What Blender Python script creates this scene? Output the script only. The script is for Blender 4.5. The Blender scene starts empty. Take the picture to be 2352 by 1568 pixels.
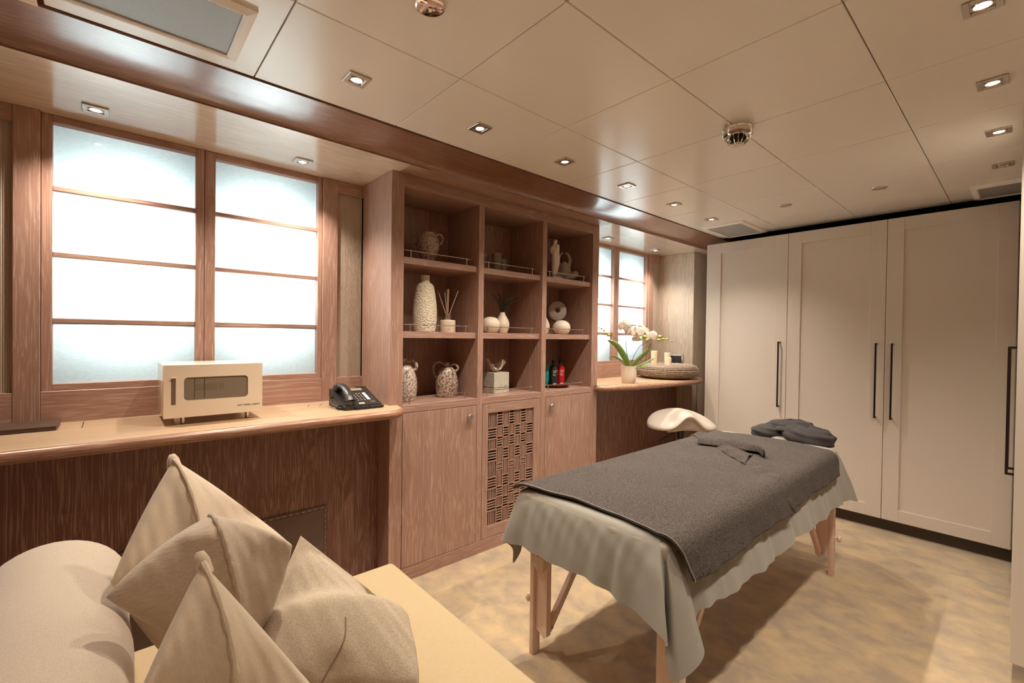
import bpy, bmesh, math, random
import numpy as np
from mathutils import Vector, Matrix, Euler

SC = bpy.context.scene
COL = SC.collection
PI = math.pi

# ---------------------------------------------------------------- camera
cam_data = bpy.data.cameras.new('camera')
cam_data.sensor_width = 36.0
cam_data.lens = 15.904
cam_data.clip_start = 0.02
camera = bpy.data.objects.new('camera', cam_data)
COL.objects.link(camera)
yaw, pitch, roll = map(math.radians, (48.6748, -0.662, 0.7822))
fwd = Vector((math.cos(pitch) * math.cos(yaw), math.cos(pitch) * math.sin(yaw), math.sin(pitch)))
rgt = Vector((math.sin(yaw), -math.cos(yaw), 0))
upv = rgt.cross(fwd)
r2 = rgt * math.cos(roll) + upv * math.sin(roll)
u2 = -rgt * math.sin(roll) + upv * math.cos(roll)
mw = Matrix((r2, u2, -fwd)).transposed().to_4x4()
mw.translation = Vector((0, 0, 1.2768))
camera.matrix_world = mw
SC.camera = camera

# ---------------------------------------------------------------- world, view, lamps
world = bpy.data.worlds.new('world')
SC.world = world
world.use_nodes = True
world.node_tree.nodes['Background'].inputs[0].default_value = (0.9, 0.78, 0.66, 1)
world.node_tree.nodes['Background'].inputs[1].default_value = 0.0
SC.view_settings.view_transform = 'Standard'
SC.view_settings.look = 'None'
SC.view_settings.gamma = 1.0
SC.view_settings.use_curve_mapping = False
SC.view_settings.exposure = EXPOSURE = 0.2
SC.cycles.use_denoising = True
SC.cycles.max_bounces = 12
SC.cycles.diffuse_bounces = 8
SC.cycles.glossy_bounces = 4
SC.cycles.transmission_bounces = 6
SC.cycles.sample_clamp_indirect = 6.0
SC.cycles.caustics_reflective = False
SC.cycles.caustics_refractive = False

WARM = (1.0, 0.90, 0.765)
LAMP_W = 50.0        # ceiling downlights
ALC_W = 46.0          # downlights over the worktops
DAY_W = 19.0         # daylight behind each frosted leaf

def area_lamp(name, loc, sx, sy, power, color, rot, spread=180):
    d = bpy.data.lights.new(name, 'AREA')
    d.shape = 'ELLIPSE'; d.size = sx; d.size_y = sy
    d.energy = power; d.color = color; d.spread = math.radians(spread)
    o = bpy.data.objects.new(name, d); COL.objects.link(o)
    o.location = loc; o.rotation_euler = rot
    return o

# daylight that falls on the back of the frosted window leaves
for wx in (0.0, 3.11):
    for gx in (0.047, 0.575):
        area_lamp('window_daylight', (gx + wx, 2.643, 1.585), 0.13, 0.45, DAY_W, (0.88, 0.98, 0.99), (-PI / 2, 0, 0))

# ---------------------------------------------------------------- geometry helpers
OFF = {}

class MB:
    def __init__(s): s.bm = bmesh.new()
    def _xf(s, vs, M):
        if M is not None:
            for v in vs: v.co = M @ v.co
    def box(s, x0, x1, y0, y1, z0, z1, bev=0.0, seg=2, M=None):
        b = s.bm; n0 = len(b.verts)
        vs = [b.verts.new((x, y, z)) for x in (x0, x1) for y in (y0, y1) for z in (z0, z1)]
        F = [(0, 1, 3, 2), (4, 6, 7, 5), (0, 4, 5, 1), (2, 3, 7, 6), (0, 2, 6, 4), (1, 5, 7, 3)]
        fs = [b.faces.new([vs[i] for i in f]) for f in F]
        allv = vs
        if bev > 0:
            es = list({e for f in fs for e in f.edges})
            r = bmesh.ops.bevel(b, geom=es, offset=bev, segments=seg, profile=0.5, affect='EDGES')
            b.verts.ensure_lookup_table()
            allv = list({v for v in b.verts[n0:]})
        s._xf(allv, M)
        return s
    def cyl(s, p0, p1, r0, r1=None, seg=24, cap=True, M=None):
        return s.tube([p0, p1], [r0, r0 if r1 is None else r1], seg, cap, M)
    def tube(s, pts, rad, seg=12, cap=True, M=None, closed=False, flat=1.0):
        pts = [Vector(p) for p in pts]; n = len(pts)
        if not hasattr(rad, '__len__'): rad = [rad] * n
        rings = []; prev = None; new = []
        for i, p in enumerate(pts):
            if closed: t = pts[(i + 1) % n] - pts[i - 1]
            elif i == 0: t = pts[1] - pts[0]
            elif i == n - 1: t = pts[-1] - pts[-2]
            else: t = (pts[i + 1] - pts[i]).normalized() + (pts[i] - pts[i - 1]).normalized()
            if t.length < 1e-9: t = Vector((0, 0, 1))
            t.normalize()
            if prev is None:
                a = Vector((0, 0, 1)) if abs(t.z) < 0.9 else Vector((1, 0, 0))
                u = t.cross(a).normalized()
            else:
                u = (prev - t * prev.dot(t))
                if u.length < 1e-6: u = t.orthogonal()
                u.normalize()
            prev = u; w = t.cross(u)
            ring = [s.bm.verts.new(p + (u * math.cos(2 * PI * k / seg) + w * math.sin(2 * PI * k / seg) * flat) * max(rad[i], 1e-5)) for k in range(seg)]
            rings.append(ring); new += ring
        m = n if closed else n - 1
        for i in range(m):
            A, B = rings[i], rings[(i + 1) % n]
            for k in range(seg):
                s.bm.faces.new((A[k], A[(k + 1) % seg], B[(k + 1) % seg], B[k]))
        if cap and not closed:
            s.bm.faces.new(list(reversed(rings[0]))); s.bm.faces.new(rings[-1])
        s._xf(new, M)
        return s
    def lathe(s, prof, c=(0, 0, 0), seg=40, M=None, fn=None):
        rings = []; new = []
        for r, z in prof:
            if r < 1e-6:
                v = s.bm.verts.new((c[0], c[1], c[2] + z)); rings.append([v]); new.append(v)
            else:
                ring = []
                for k in range(seg):
                    a = 2 * PI * k / seg
                    rr = r * (fn(a, z) if fn else 1)
                    ring.append(s.bm.verts.new((c[0] + rr * math.cos(a), c[1] + rr * math.sin(a), c[2] + z)))
                rings.append(ring); new += ring
        for A, B in zip(rings, rings[1:]):
            for k in range(seg):
                if len(A) == 1 and len(B) == 1: continue
                if len(A) == 1: s.bm.faces.new((A[0], B[(k + 1) % seg], B[k]))
                elif len(B) == 1: s.bm.faces.new((A[k], A[(k + 1) % seg], B[0]))
                else: s.bm.faces.new((A[k], A[(k + 1) % seg], B[(k + 1) % seg], B[k]))
        s._xf(new, M)
        return s
    def prism(s, poly, a0, a1, axis='z', M=None):
        def P(u, v, w):
            return {'z': (u, v, w), 'x': (w, u, v), 'y': (u, w, v)}[axis]
        A = [s.bm.verts.new(P(u, v, a0)) for u, v in poly]
        B = [s.bm.verts.new(P(u, v, a1)) for u, v in poly]
        n = len(poly)
        s.bm.faces.new(list(reversed(A))); s.bm.faces.new(B)
        for k in range(n):
            s.bm.faces.new((A[k], A[(k + 1) % n], B[(k + 1) % n], B[k]))
        s._xf(A + B, M)
        return s
    def grid(s, P, cu=False, cv=False):
        nu, nv = len(P), len(P[0])
        V = [[s.bm.verts.new(P[i][j]) for j in range(nv)] for i in range(nu)]
        for i in range(nu if cu else nu - 1):
            for j in range(nv if cv else nv - 1):
                s.bm.faces.new((V[i][j], V[(i + 1) % nu][j], V[(i + 1) % nu][(j + 1) % nv], V[i][(j + 1) % nv]))
        return s
    def ball(s, c, r, sx=1, sy=1, sz=1, seg=16, M=None):
        n = seg // 2
        pr = [(r * math.sin(PI * i / n), -r * math.cos(PI * i / n)) for i in range(n + 1)]
        pr[0] = (0, -r); pr[-1] = (0, r)
        T = Matrix.Translation(Vector(c)) @ Matrix.Diagonal((sx, sy, sz, 1))
        if M is not None: T = M @ T
        return s.lathe(pr, (0, 0, 0), seg, T)
    def mesh(s, name, mat, off=(0, 0, 0), ang=35, recalc=True):
        b = s.bm
        if recalc: bmesh.ops.recalc_face_normals(b, faces=b.faces)
        o = Vector(off)
        for v in b.verts: v.co = v.co - o
        me = bpy.data.meshes.new(name)
        b.to_mesh(me); b.free()
        me.polygons.foreach_set('use_smooth', [True] * len(me.polygons))
        me.set_sharp_from_angle(angle=math.radians(ang))
        if mat: me.materials.append(mat)
        return me

def thing(name, label, cat, loc=(0, 0, 0), rot=(0, 0, 0), group=None, local=False, kind=None):
    o = bpy.data.objects.new(name, None)
    o.empty_display_size = 0.1
    COL.objects.link(o); o.location = loc; o.rotation_euler = rot
    if kind: o['kind'] = kind
    if label: o['label'] = label
    if cat: o['category'] = cat
    if group: o['group'] = group
    OFF[o] = Vector((0, 0, 0)) if local else Vector(loc)
    return o

def part(name, mb, mat, parent, label=None, ang=35, recalc=True):
    off = OFF[parent]
    me = mb.mesh(name, mat, off, ang, recalc)
    o = bpy.data.objects.new(name, me); COL.objects.link(o)
    o.parent = parent; OFF[o] = off
    if label: o['label'] = label
    return o

def single(name, mb, mat, label, cat, base=(0, 0, 0), group=None, kind=None, ang=35, recalc=True):
    me = mb.mesh(name, mat, base, ang, recalc)
    o = bpy.data.objects.new(name, me); COL.objects.link(o); o.location = base
    OFF[o] = Vector(base)
    if label: o['label'] = label
    if cat: o['category'] = cat
    if group: o['group'] = group
    if kind: o['kind'] = kind
    return o

def struct(name, mb, mat, ang=35):
    return single(name, mb, mat, None, None, kind='structure', ang=ang)

def text_part(name, body, size, mat, parent, M, extrude=0.0003, align='LEFT', width=None):
    cu = bpy.data.curves.new(name, 'FONT'); cu.body = body; cu.size = size
    cu.extrude = extrude; cu.align_x = align
    tmp = bpy.data.objects.new(name + '_tmp', cu); COL.objects.link(tmp)
    bpy.context.view_layer.update()
    dg = bpy.context.evaluated_depsgraph_get()
    me = bpy.data.meshes.new_from_object(tmp.evaluated_get(dg))
    bpy.data.objects.remove(tmp)
    if width:
        w0 = max(v.co.x for v in me.vertices) - min(v.co.x for v in me.vertices)
        me.transform(Matrix.Diagonal((width / w0, 1, 1, 1)))
    me.transform(M)
    me.transform(Matrix.Translation(-OFF[parent]))
    me.materials.clear(); me.materials.append(mat)
    o = bpy.data.objects.new(name, me); COL.objects.link(o); o.parent = parent; OFF[o] = OFF[parent]
    return o

def skin_mesh(name, verts, edges, radii, mat, sub=2, root=0):
    me = bpy.data.meshes.new(name + '_cage'); me.from_pydata(verts, edges, [])
    o = bpy.data.objects.new(name + '_cage', me); COL.objects.link(o)
    o.modifiers.new('s', 'SKIN')
    sv = me.skin_vertices[0].data
    for i, r in enumerate(radii):
        sv[i].radius = (r, r) if not isinstance(r, tuple) else r
        sv[i].use_root = (i == root)
    m = o.modifiers.new('ss', 'SUBSURF'); m.levels = sub; m.render_levels = sub
    bpy.context.view_layer.update()
    dg = bpy.context.evaluated_depsgraph_get()
    out = bpy.data.meshes.new_from_object(o.evaluated_get(dg))
    bpy.data.objects.remove(o); bpy.data.meshes.remove(me)
    out.name = name
    out.polygons.foreach_set('use_smooth', [True] * len(out.polygons))
    out.materials.clear(); out.materials.append(mat)
    return out

def smooth(pts, n=8):
    P = [Vector(p) for p in pts]; out = []
    for i in range(len(P) - 1):
        p0 = P[max(i - 1, 0)]; p1 = P[i]; p2 = P[i + 1]; p3 = P[min(i + 2, len(P) - 1)]
        for k in range(n):
            t = k / n
            out.append(0.5 * ((2 * p1) + (-p0 + p2) * t + (2 * p0 - 5 * p1 + 4 * p2 - p3) * t * t + (-p0 + 3 * p1 - 3 * p2 + p3) * t ** 3))
    out.append(P[-1])
    return out

# ---------------------------------------------------------------- materials
def new_mat(name):
    m = bpy.data.materials.new(name); m.use_nodes = True
    nt = m.node_tree; b = nt.nodes['Principled BSDF']
    return m, nt, b

def N(nt, typ, **kw):
    n = nt.nodes.new(typ)
    for k, v in kw.items():
        if k.startswith('i_'):
            n.inputs[k[2:].replace('_', ' ')].default_value = v
        else: setattr(n, k, v)
    return n

def plain(name, col, rough=0.5, metal=0.0, spec=0.5, bump=0.0, bscale=200, var=0.0, coat=0.0, emis=None, estr=0, sheen=0):
    m, nt, b = new_mat(name)
    b.inputs['Base Color'].default_value = (*col, 1)
    b.inputs['Roughness'].default_value = rough
    b.inputs['Metallic'].default_value = metal
    b.inputs['Specular IOR Level'].default_value = spec
    b.inputs['Coat Weight'].default_value = coat
    b.inputs['Coat Roughness'].default_value = 0.16 if name.startswith('satin') else 0.1
    b.inputs['Sheen Weight'].default_value = sheen
    if emis:
        b.inputs['Emission Color'].default_value = (*emis, 1)
        b.inputs['Emission Strength'].default_value = estr
    tc = N(nt, 'ShaderNodeTexCoord')
    if bump or var:
        nz = N(nt, 'ShaderNodeTexNoise'); nz.inputs['Scale'].default_value = bscale
        nz.inputs['Detail'].default_value = 4
        nt.links.new(tc.outputs['Object'], nz.inputs['Vector'])
    if bump:
        bp = N(nt, 'ShaderNodeBump'); bp.inputs['Strength'].default_value = bump
        bp.inputs['Distance'].default_value = 0.002
        nt.links.new(nz.outputs['Fac'], bp.inputs['Height'])
        nt.links.new(bp.outputs['Normal'], b.inputs['Normal'])
    if var:
        nz2 = N(nt, 'ShaderNodeTexNoise'); nz2.inputs['Scale'].default_value = bscale
        nt.links.new(tc.outputs['Object'], nz2.inputs['Vector'])
        mx = N(nt, 'ShaderNodeMix', data_type='RGBA')
        mx.inputs[6].default_value = (*[c * (1 - var) for c in col], 1)
        mx.inputs[7].default_value = (*[min(1, c * (1 + var)) for c in col], 1)
        nt.links.new(nz2.outputs['Fac'], mx.inputs[0])
        nt.links.new(mx.outputs[2], b.inputs['Base Color'])
    return m

def wood(name, axis, base=(0.335, 0.190, 0.142), lime=(0.60, 0.46, 0.375), amount=0.45, rough=0.36, spec=0.4, fine=1.0, coat=0.0):
    m, nt, b = new_mat(name)
    tc = N(nt, 'ShaderNodeTexCoord')
    def mapped(along, across, loc=(0, 0, 0)):
        mp = N(nt, 'ShaderNodeMapping')
        s = [across] * 3; s['xyz'.index(axis)] = along
        mp.inputs['Scale'].default_value = s; mp.inputs['Location'].default_value = loc
        nt.links.new(tc.outputs['Object'], mp.inputs['Vector'])
        return mp
    # slow waviness bends the streaks
    wv = N(nt, 'ShaderNodeTexNoise'); wv.inputs['Scale'].default_value = 3.0; wv.inputs['Detail'].default_value = 1
    nt.links.new(mapped(0.9, 2.2).outputs[0], wv.inputs['Vector'])
    mp = mapped(7.0 * fine, 240 * fine)
    add = N(nt, 'ShaderNodeMixRGB'); add.blend_type = 'ADD'; add.inputs[0].default_value = 1
    mul = N(nt, 'ShaderNodeMixRGB'); mul.blend_type = 'MULTIPLY'; mul.inputs[0].default_value = 1
    mul.inputs[2].default_value = (5, 5, 5, 1)
    nt.links.new(wv.outputs['Color'], mul.inputs[1])
    nt.links.new(mp.outputs[0], add.inputs[1]); nt.links.new(mul.outputs[0], add.inputs[2])
    st = N(nt, 'ShaderNodeTexNoise'); st.inputs['Scale'].default_value = 1.0; st.inputs['Detail'].default_value = 2.5
    st.inputs['Roughness'].default_value = 0.55
    nt.links.new(add.outputs[0], st.inputs['Vector'])
    rp = N(nt, 'ShaderNodeValToRGB')
    rp.color_ramp.elements[0].position = 0.50; rp.color_ramp.elements[0].color = (0, 0, 0, 1)
    rp.color_ramp.elements[1].position = 0.64; rp.color_ramp.elements[1].color = (1, 1, 1, 1)
    nt.links.new(st.outputs['Fac'], rp.inputs[0])
    # broad tone
    bt = N(nt, 'ShaderNodeTexNoise'); bt.inputs['Scale'].default_value = 1.0; bt.inputs['Detail'].default_value = 3
    nt.links.new(mapped(1.2, 14).outputs[0], bt.inputs['Vector'])
    tone = N(nt, 'ShaderNodeMix', data_type='RGBA')
    tone.inputs[6].default_value = (*[c * 0.82 for c in base], 1)
    tone.inputs[7].default_value = (*[c * 1.2 for c in base], 1)
    nt.links.new(bt.outputs['Fac'], tone.inputs[0])
    am = N(nt, 'ShaderNodeMath', operation='MULTIPLY'); am.inputs[1].default_value = amount
    nt.links.new(rp.outputs['Color'], am.inputs[0])
    mx = N(nt, 'ShaderNodeMix', data_type='RGBA'); mx.inputs[7].default_value = (*lime, 1)
    nt.links.new(tone.outputs[2], mx.inputs[6]); nt.links.new(am.outputs[0], mx.inputs[0])
    nt.links.new(mx.outputs[2], b.inputs['Base Color'])
    b.inputs['Roughness'].default_value = rough
    b.inputs['Specular IOR Level'].default_value = spec
    b.inputs['Coat Weight'].default_value = coat
    b.inputs['Coat Roughness'].default_value = 0.14
    bp = N(nt, 'ShaderNodeBump'); bp.inputs['Strength'].default_value = 0.12; bp.inputs['Distance'].default_value = 0.001
    nt.links.new(st.outputs['Fac'], bp.inputs['Height']); nt.links.new(bp.outputs['Normal'], b.inputs['Normal'])
    return m

def fabric(name, col, col2, sx=300, sy=60, bump=0.5, axis='z', rough=0.85, fine=900, sheen=0.3, blot=0.0):
    """woven cloth: stretched noise threads + fine grain"""
    m, nt, b = new_mat(name)
    tc = N(nt, 'ShaderNodeTexCoord')
    mp = N(nt, 'ShaderNodeMapping'); s = [sx] * 3; s['xyz'.index(axis)] = sy
    mp.inputs['Scale'].default_value = s
    nt.links.new(tc.outputs['Object'], mp.inputs['Vector'])
    a = N(nt, 'ShaderNodeTexNoise'); a.inputs['Scale'].default_value = 1; a.inputs['Detail'].default_value = 3
    nt.links.new(mp.outputs[0], a.inputs['Vector'])
    f = N(nt, 'ShaderNodeTexNoise'); f.inputs['Scale'].default_value = fine; f.inputs['Detail'].default_value = 2
    nt.links.new(tc.outputs['Object'], f.inputs['Vector'])
    h = N(nt, 'ShaderNodeMath', operation='ADD')
    nt.links.new(a.outputs['Fac'], h.inputs[0]); nt.links.new(f.outputs['Fac'], h.inputs[1])
    rp = N(nt, 'ShaderNodeMapRange'); rp.inputs['From Min'].default_value = 0.75; rp.inputs['From Max'].default_value = 1.25
    nt.links.new(h.outputs[0], rp.inputs['Value'])
    mx = N(nt, 'ShaderNodeMix', data_type='RGBA')
    mx.inputs[6].default_value = (*col2, 1); mx.inputs[7].default_value = (*col, 1)
    nt.links.new(rp.outputs[0], mx.inputs[0])
    nt.links.new(mx.outputs[2], b.inputs['Base Color'])
    b.inputs['Roughness'].default_value = rough
    b.inputs['Specular IOR Level'].default_value = 0.2
    b.inputs['Sheen Weight'].default_value = sheen
    b.inputs['Sheen Roughness'].default_value = 0.5
    bp = N(nt, 'ShaderNodeBump'); bp.inputs['Strength'].default_value = bump; bp.inputs['Distance'].default_value = 0.0015
    nt.links.new(h.outputs[0], bp.inputs['Height']); nt.links.new(bp.outputs['Normal'], b.inputs['Normal'])
    return m

def speckle(name, col, spot, scale, thr=0.5, rough=0.35, soft=0.08, bump=0.1):
    m, nt, b = new_mat(name)
    tc = N(nt, 'ShaderNodeTexCoord')
    nz = N(nt, 'ShaderNodeTexNoise'); nz.inputs['Scale'].default_value = scale; nz.inputs['Detail'].default_value = 3
    nt.links.new(tc.outputs['Object'], nz.inputs['Vector'])
    rp = N(nt, 'ShaderNodeMapRange'); rp.inputs['From Min'].default_value = thr - soft; rp.inputs['From Max'].default_value = thr + soft
    nt.links.new(nz.outputs['Fac'], rp.inputs['Value'])
    mx = N(nt, 'ShaderNodeMix', data_type='RGBA'); mx.inputs[6].default_value = (*spot, 1); mx.inputs[7].default_value = (*col, 1)
    nt.links.new(rp.outputs[0], mx.inputs[0]); nt.links.new(mx.outputs[2], b.inputs['Base Color'])
    b.inputs['Roughness'].default_value = rough
    bp = N(nt, 'ShaderNodeBump'); bp.inputs['Strength'].default_value = bump; bp.inputs['Distance'].default_value = 0.002
    nt.links.new(nz.outputs['Fac'], bp.inputs['Height']); nt.links.new(bp.outputs['Normal'], b.inputs['Normal'])
    return m

M = {}
M['wood_z'] = wood('limed_oak_upright', 'z')
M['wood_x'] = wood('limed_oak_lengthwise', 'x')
M['wood_y'] = wood('limed_oak_crosswise', 'y')
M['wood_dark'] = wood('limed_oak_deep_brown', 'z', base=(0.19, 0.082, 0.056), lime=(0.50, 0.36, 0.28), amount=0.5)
M['wood_grey'] = wood('limed_oak_greyed', 'z', base=(0.42, 0.32, 0.24), lime=(0.72, 0.62, 0.52), amount=0.55, rough=0.45)
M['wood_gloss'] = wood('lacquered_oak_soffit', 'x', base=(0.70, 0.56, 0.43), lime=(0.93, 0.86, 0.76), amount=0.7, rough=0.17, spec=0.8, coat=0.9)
M['wood_cove'] = wood('lacquered_oak_cove', 'x', base=(0.20, 0.085, 0.05), lime=(0.50, 0.33, 0.23), amount=0.3, rough=0.32, spec=0.6, coat=0.45)
M['top'] = wood('lacquered_oak_worktop', 'x', base=(0.45, 0.305, 0.19), lime=(0.62, 0.48, 0.34), amount=0.4, rough=0.26, spec=0.5)
M['edge'] = wood('oak_worktop_nosing', 'x', base=(0.27, 0.125, 0.075), lime=(0.58, 0.42, 0.30), amount=0.5, rough=0.3)
M['ceiling'] = plain('satin_ceiling_panel', (0.87, 0.83, 0.765), 0.27, spec=0.6, coat=0.25, bump=0.05, bscale=60)
M['gap'] = plain('dark_gap', (0.012, 0.008, 0.006), 0.8)
M['cream'] = plain('cream_lacquer', (0.66, 0.585, 0.51), 0.42, spec=0.4, bump=0.03, bscale=700)
M['kick'] = plain('dark_plinth', (0.07, 0.05, 0.04), 0.5)
M['wall'] = plain('cream_wall', (0.60, 0.50, 0.40), 0.7, bump=0.05)
M['black_metal'] = plain('black_metal', (0.025, 0.015, 0.012), 0.35, metal=0.6)
M['steel'] = plain('polished_steel', (0.72, 0.68, 0.63), 0.2, metal=1.0)
M['chrome'] = plain('chrome', (0.85, 0.82, 0.78), 0.06, metal=1.0)
M['brushed'] = plain('brushed_nickel', (0.62, 0.56, 0.50), 0.32, metal=1.0)
M['lamp_on'] = plain('lit_lamp_glass', (1, 0.95, 0.85), 0.4, emis=(1.0, 0.83, 0.58), estr=14)
M['lamp_off'] = plain('unlit_lamp_glass', (0.35, 0.30, 0.26), 0.2, metal=0.8)
M['grille'] = speckle('vent_mesh', (0.36, 0.33, 0.29), (0.22, 0.20, 0.18), 900, 0.5, 0.5)
M['white_metal'] = plain('white_enamel', (0.90, 0.88, 0.85), 0.35)
M['black_plastic'] = plain('black_plastic', (0.018, 0.015, 0.013), 0.32)
M['key'] = plain('key_plastic', (0.05, 0.045, 0.04), 0.4)
M['print'] = plain('printed_pale', (0.75, 0.66, 0.55), 0.5)
M['ink'] = plain('printed_dark', (0.02, 0.02, 0.03), 0.5)
M['lcd'] = plain('lcd_glass', (0.28, 0.22, 0.16), 0.15)
M['cab_cream'] = plain('glossy_cream_enamel', (0.80, 0.67, 0.52), 0.16, spec=0.55, coat=0.3)
M['leather'] = plain('brown_leather', (0.155, 0.098, 0.074), 0.45, bump=0.25, bscale=500)
M['stitch'] = plain('stitch_thread', (0.60, 0.48, 0.38), 0.7)
M['beech'] = wood('beech', 'z', base=(0.72, 0.53, 0.43), lime=(0.80, 0.62, 0.52), amount=0.4, rough=0.4, fine=0.5)
M['vinyl'] = plain('beige_vinyl', (0.34, 0.28, 0.22), 0.5)
M['stool'] = plain('cream_leatherette', (0.50, 0.43, 0.37), 0.42, bump=0.08, bscale=600)
M['linen_a'] = fabric('cream_linen', (0.64, 0.51, 0.375), (0.55, 0.43, 0.31), 420, 60, 0.15, 'z', blot=0.1)
M['linen_c'] = fabric('oatmeal_linen', (0.58, 0.455, 0.33), (0.49, 0.38, 0.275), 420, 70, 0.15, 'z')
M['chenille'] = fabric('ribbed_chenille', (0.54, 0.43, 0.325), (0.40, 0.31, 0.23), 420, 26, 0.35, 'x')
M['boucle'] = speckle('speckled_wool', (0.50, 0.40, 0.29), (0.31, 0.235, 0.165), 520, 0.46, 0.9, 0.14, 0.5)
M['sofa_back'] = fabric('sofa_weave', (0.62, 0.50, 0.385), (0.46, 0.365, 0.275), 420, 40, 0.4, 'z')
M['sofa_seat'] = fabric('seat_weave', (0.47, 0.345, 0.195), (0.41, 0.30, 0.165), 500, 60, 0.25, 'x')
M['sheet'] = fabric('sage_cotton_sheet', (0.30, 0.272, 0.23), (0.265, 0.24, 0.20), 700, 700, 0.12, 'z', sheen=0.15)
M['towel'] = speckle('taupe_terry', (0.092, 0.072, 0.061), (0.030, 0.022, 0.018), 210, 0.5, 0.95, 0.13, 1.0)
M['towel_hem'] = fabric('taupe_hem', (0.11, 0.087, 0.075), (0.08, 0.063, 0.054), 300, 300, 0.3)
M['towel_dark'] = speckle('charcoal_terry', (0.058, 0.050, 0.048), (0.030, 0.025, 0.024), 330, 0.5, 0.95, 0.16, 0.9)
M['tail'] = plain('folder_leather', (0.085, 0.048, 0.035), 0.35)

# carpet: short pile with hand-brushed patches; warm lamp light put into the gold
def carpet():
    m, nt, b = new_mat('brushed_lit_carpet')
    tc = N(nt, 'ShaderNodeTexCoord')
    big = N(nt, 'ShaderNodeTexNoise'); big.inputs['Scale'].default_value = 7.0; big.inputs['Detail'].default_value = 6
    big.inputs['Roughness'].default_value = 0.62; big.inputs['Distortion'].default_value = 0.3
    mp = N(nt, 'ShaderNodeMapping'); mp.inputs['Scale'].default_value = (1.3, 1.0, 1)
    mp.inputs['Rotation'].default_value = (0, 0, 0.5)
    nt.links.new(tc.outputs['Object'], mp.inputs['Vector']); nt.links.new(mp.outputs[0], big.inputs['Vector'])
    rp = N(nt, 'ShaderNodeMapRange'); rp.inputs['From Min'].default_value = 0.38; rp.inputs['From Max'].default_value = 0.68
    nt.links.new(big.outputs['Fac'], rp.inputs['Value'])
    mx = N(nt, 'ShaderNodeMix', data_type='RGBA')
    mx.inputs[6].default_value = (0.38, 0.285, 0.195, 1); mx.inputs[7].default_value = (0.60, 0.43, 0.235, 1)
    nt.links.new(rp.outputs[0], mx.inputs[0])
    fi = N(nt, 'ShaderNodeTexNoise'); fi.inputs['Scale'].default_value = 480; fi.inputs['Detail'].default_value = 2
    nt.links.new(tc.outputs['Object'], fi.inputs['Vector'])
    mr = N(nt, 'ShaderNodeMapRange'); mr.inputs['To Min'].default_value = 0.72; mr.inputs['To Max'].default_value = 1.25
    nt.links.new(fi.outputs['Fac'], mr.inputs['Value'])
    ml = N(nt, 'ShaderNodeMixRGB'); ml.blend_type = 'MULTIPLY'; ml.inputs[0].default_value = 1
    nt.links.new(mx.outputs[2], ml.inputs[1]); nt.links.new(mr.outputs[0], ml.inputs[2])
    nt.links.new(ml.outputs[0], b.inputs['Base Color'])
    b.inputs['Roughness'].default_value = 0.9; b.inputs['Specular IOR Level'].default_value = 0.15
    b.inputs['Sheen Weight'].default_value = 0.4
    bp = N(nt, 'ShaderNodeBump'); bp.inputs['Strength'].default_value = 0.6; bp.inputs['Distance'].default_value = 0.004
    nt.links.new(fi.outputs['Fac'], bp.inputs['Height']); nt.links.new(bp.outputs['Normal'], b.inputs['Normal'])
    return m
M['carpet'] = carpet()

def frosted():
    m = bpy.data.materials.new('frosted_pane'); m.use_nodes = True
    nt = m.node_tree; nt.nodes.clear()
    out = N(nt, 'ShaderNodeOutputMaterial')
    tr = N(nt, 'ShaderNodeBsdfTranslucent'); df = N(nt, 'ShaderNodeBsdfDiffuse'); gl = N(nt, 'ShaderNodeBsdfGlossy')
    gl.inputs['Roughness'].default_value = 0.08
    tc = N(nt, 'ShaderNodeTexCoord'); mp = N(nt, 'ShaderNodeMapping'); mp.inputs['Scale'].default_value = (60, 60, 160)
    mp.inputs['Rotation'].default_value = (0, 0.5, 0)
    nz = N(nt, 'ShaderNodeTexNoise'); nz.inputs['Scale'].default_value = 1; nz.inputs['Detail'].default_value = 5
    nt.links.new(tc.outputs['Object'], mp.inputs['Vector']); nt.links.new(mp.outputs[0], nz.inputs['Vector'])
    mx = N(nt, 'ShaderNodeMix', data_type='RGBA')
    mx.inputs[6].default_value = (0.60, 0.72, 0.74, 1); mx.inputs[7].default_value = (0.88, 0.95, 0.95, 1)
    nt.links.new(nz.outputs['Fac'], mx.inputs[0])
    nt.links.new(mx.outputs[2], tr.inputs['Color']); nt.links.new(mx.outputs[2], df.inputs['Color'])
    m1 = N(nt, 'ShaderNodeMixShader'); m1.inputs[0].default_value = 0.35
    nt.links.new(tr.outputs[0], m1.inputs[1]); nt.links.new(df.outputs[0], m1.inputs[2])
    fr = N(nt, 'ShaderNodeFresnel'); fr.inputs['IOR'].default_value = 1.5
    m2 = N(nt, 'ShaderNodeMixShader')
    nt.links.new(fr.outputs[0], m2.inputs[0]); nt.links.new(m1.outputs[0], m2.inputs[1]); nt.links.new(gl.outputs[0], m2.inputs[2])
    nt.links.new(m2.outputs[0], out.inputs['Surface'])
    return m
M['pane'] = frosted()
# ================================================================ THE ROOM
ZC, ZA, ZK = 2.1485, 2.098, 0.9206          # ceiling, soffit over the worktops, worktop surface
YW = 2.449                                   # panelled wall with the windows
XL, XR_, YB_ = -1.3, 4.62, -2.3

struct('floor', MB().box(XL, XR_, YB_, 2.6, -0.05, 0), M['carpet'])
struct('wall_back', MB().box(XL, XR_, YB_ - 0.05, YB_, -0.05, 2.4), M['wall'])
struct('wall_left_end', MB().box(XL - 0.05, XL, YB_ - 0.05, 2.6, -0.05, 2.4), M['wood_z'])
struct('wall_right', MB().box(XR_, XR_ + 0.05, YB_ - 0.05, 2.6, -0.05, 2.4), M['wall'])

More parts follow.
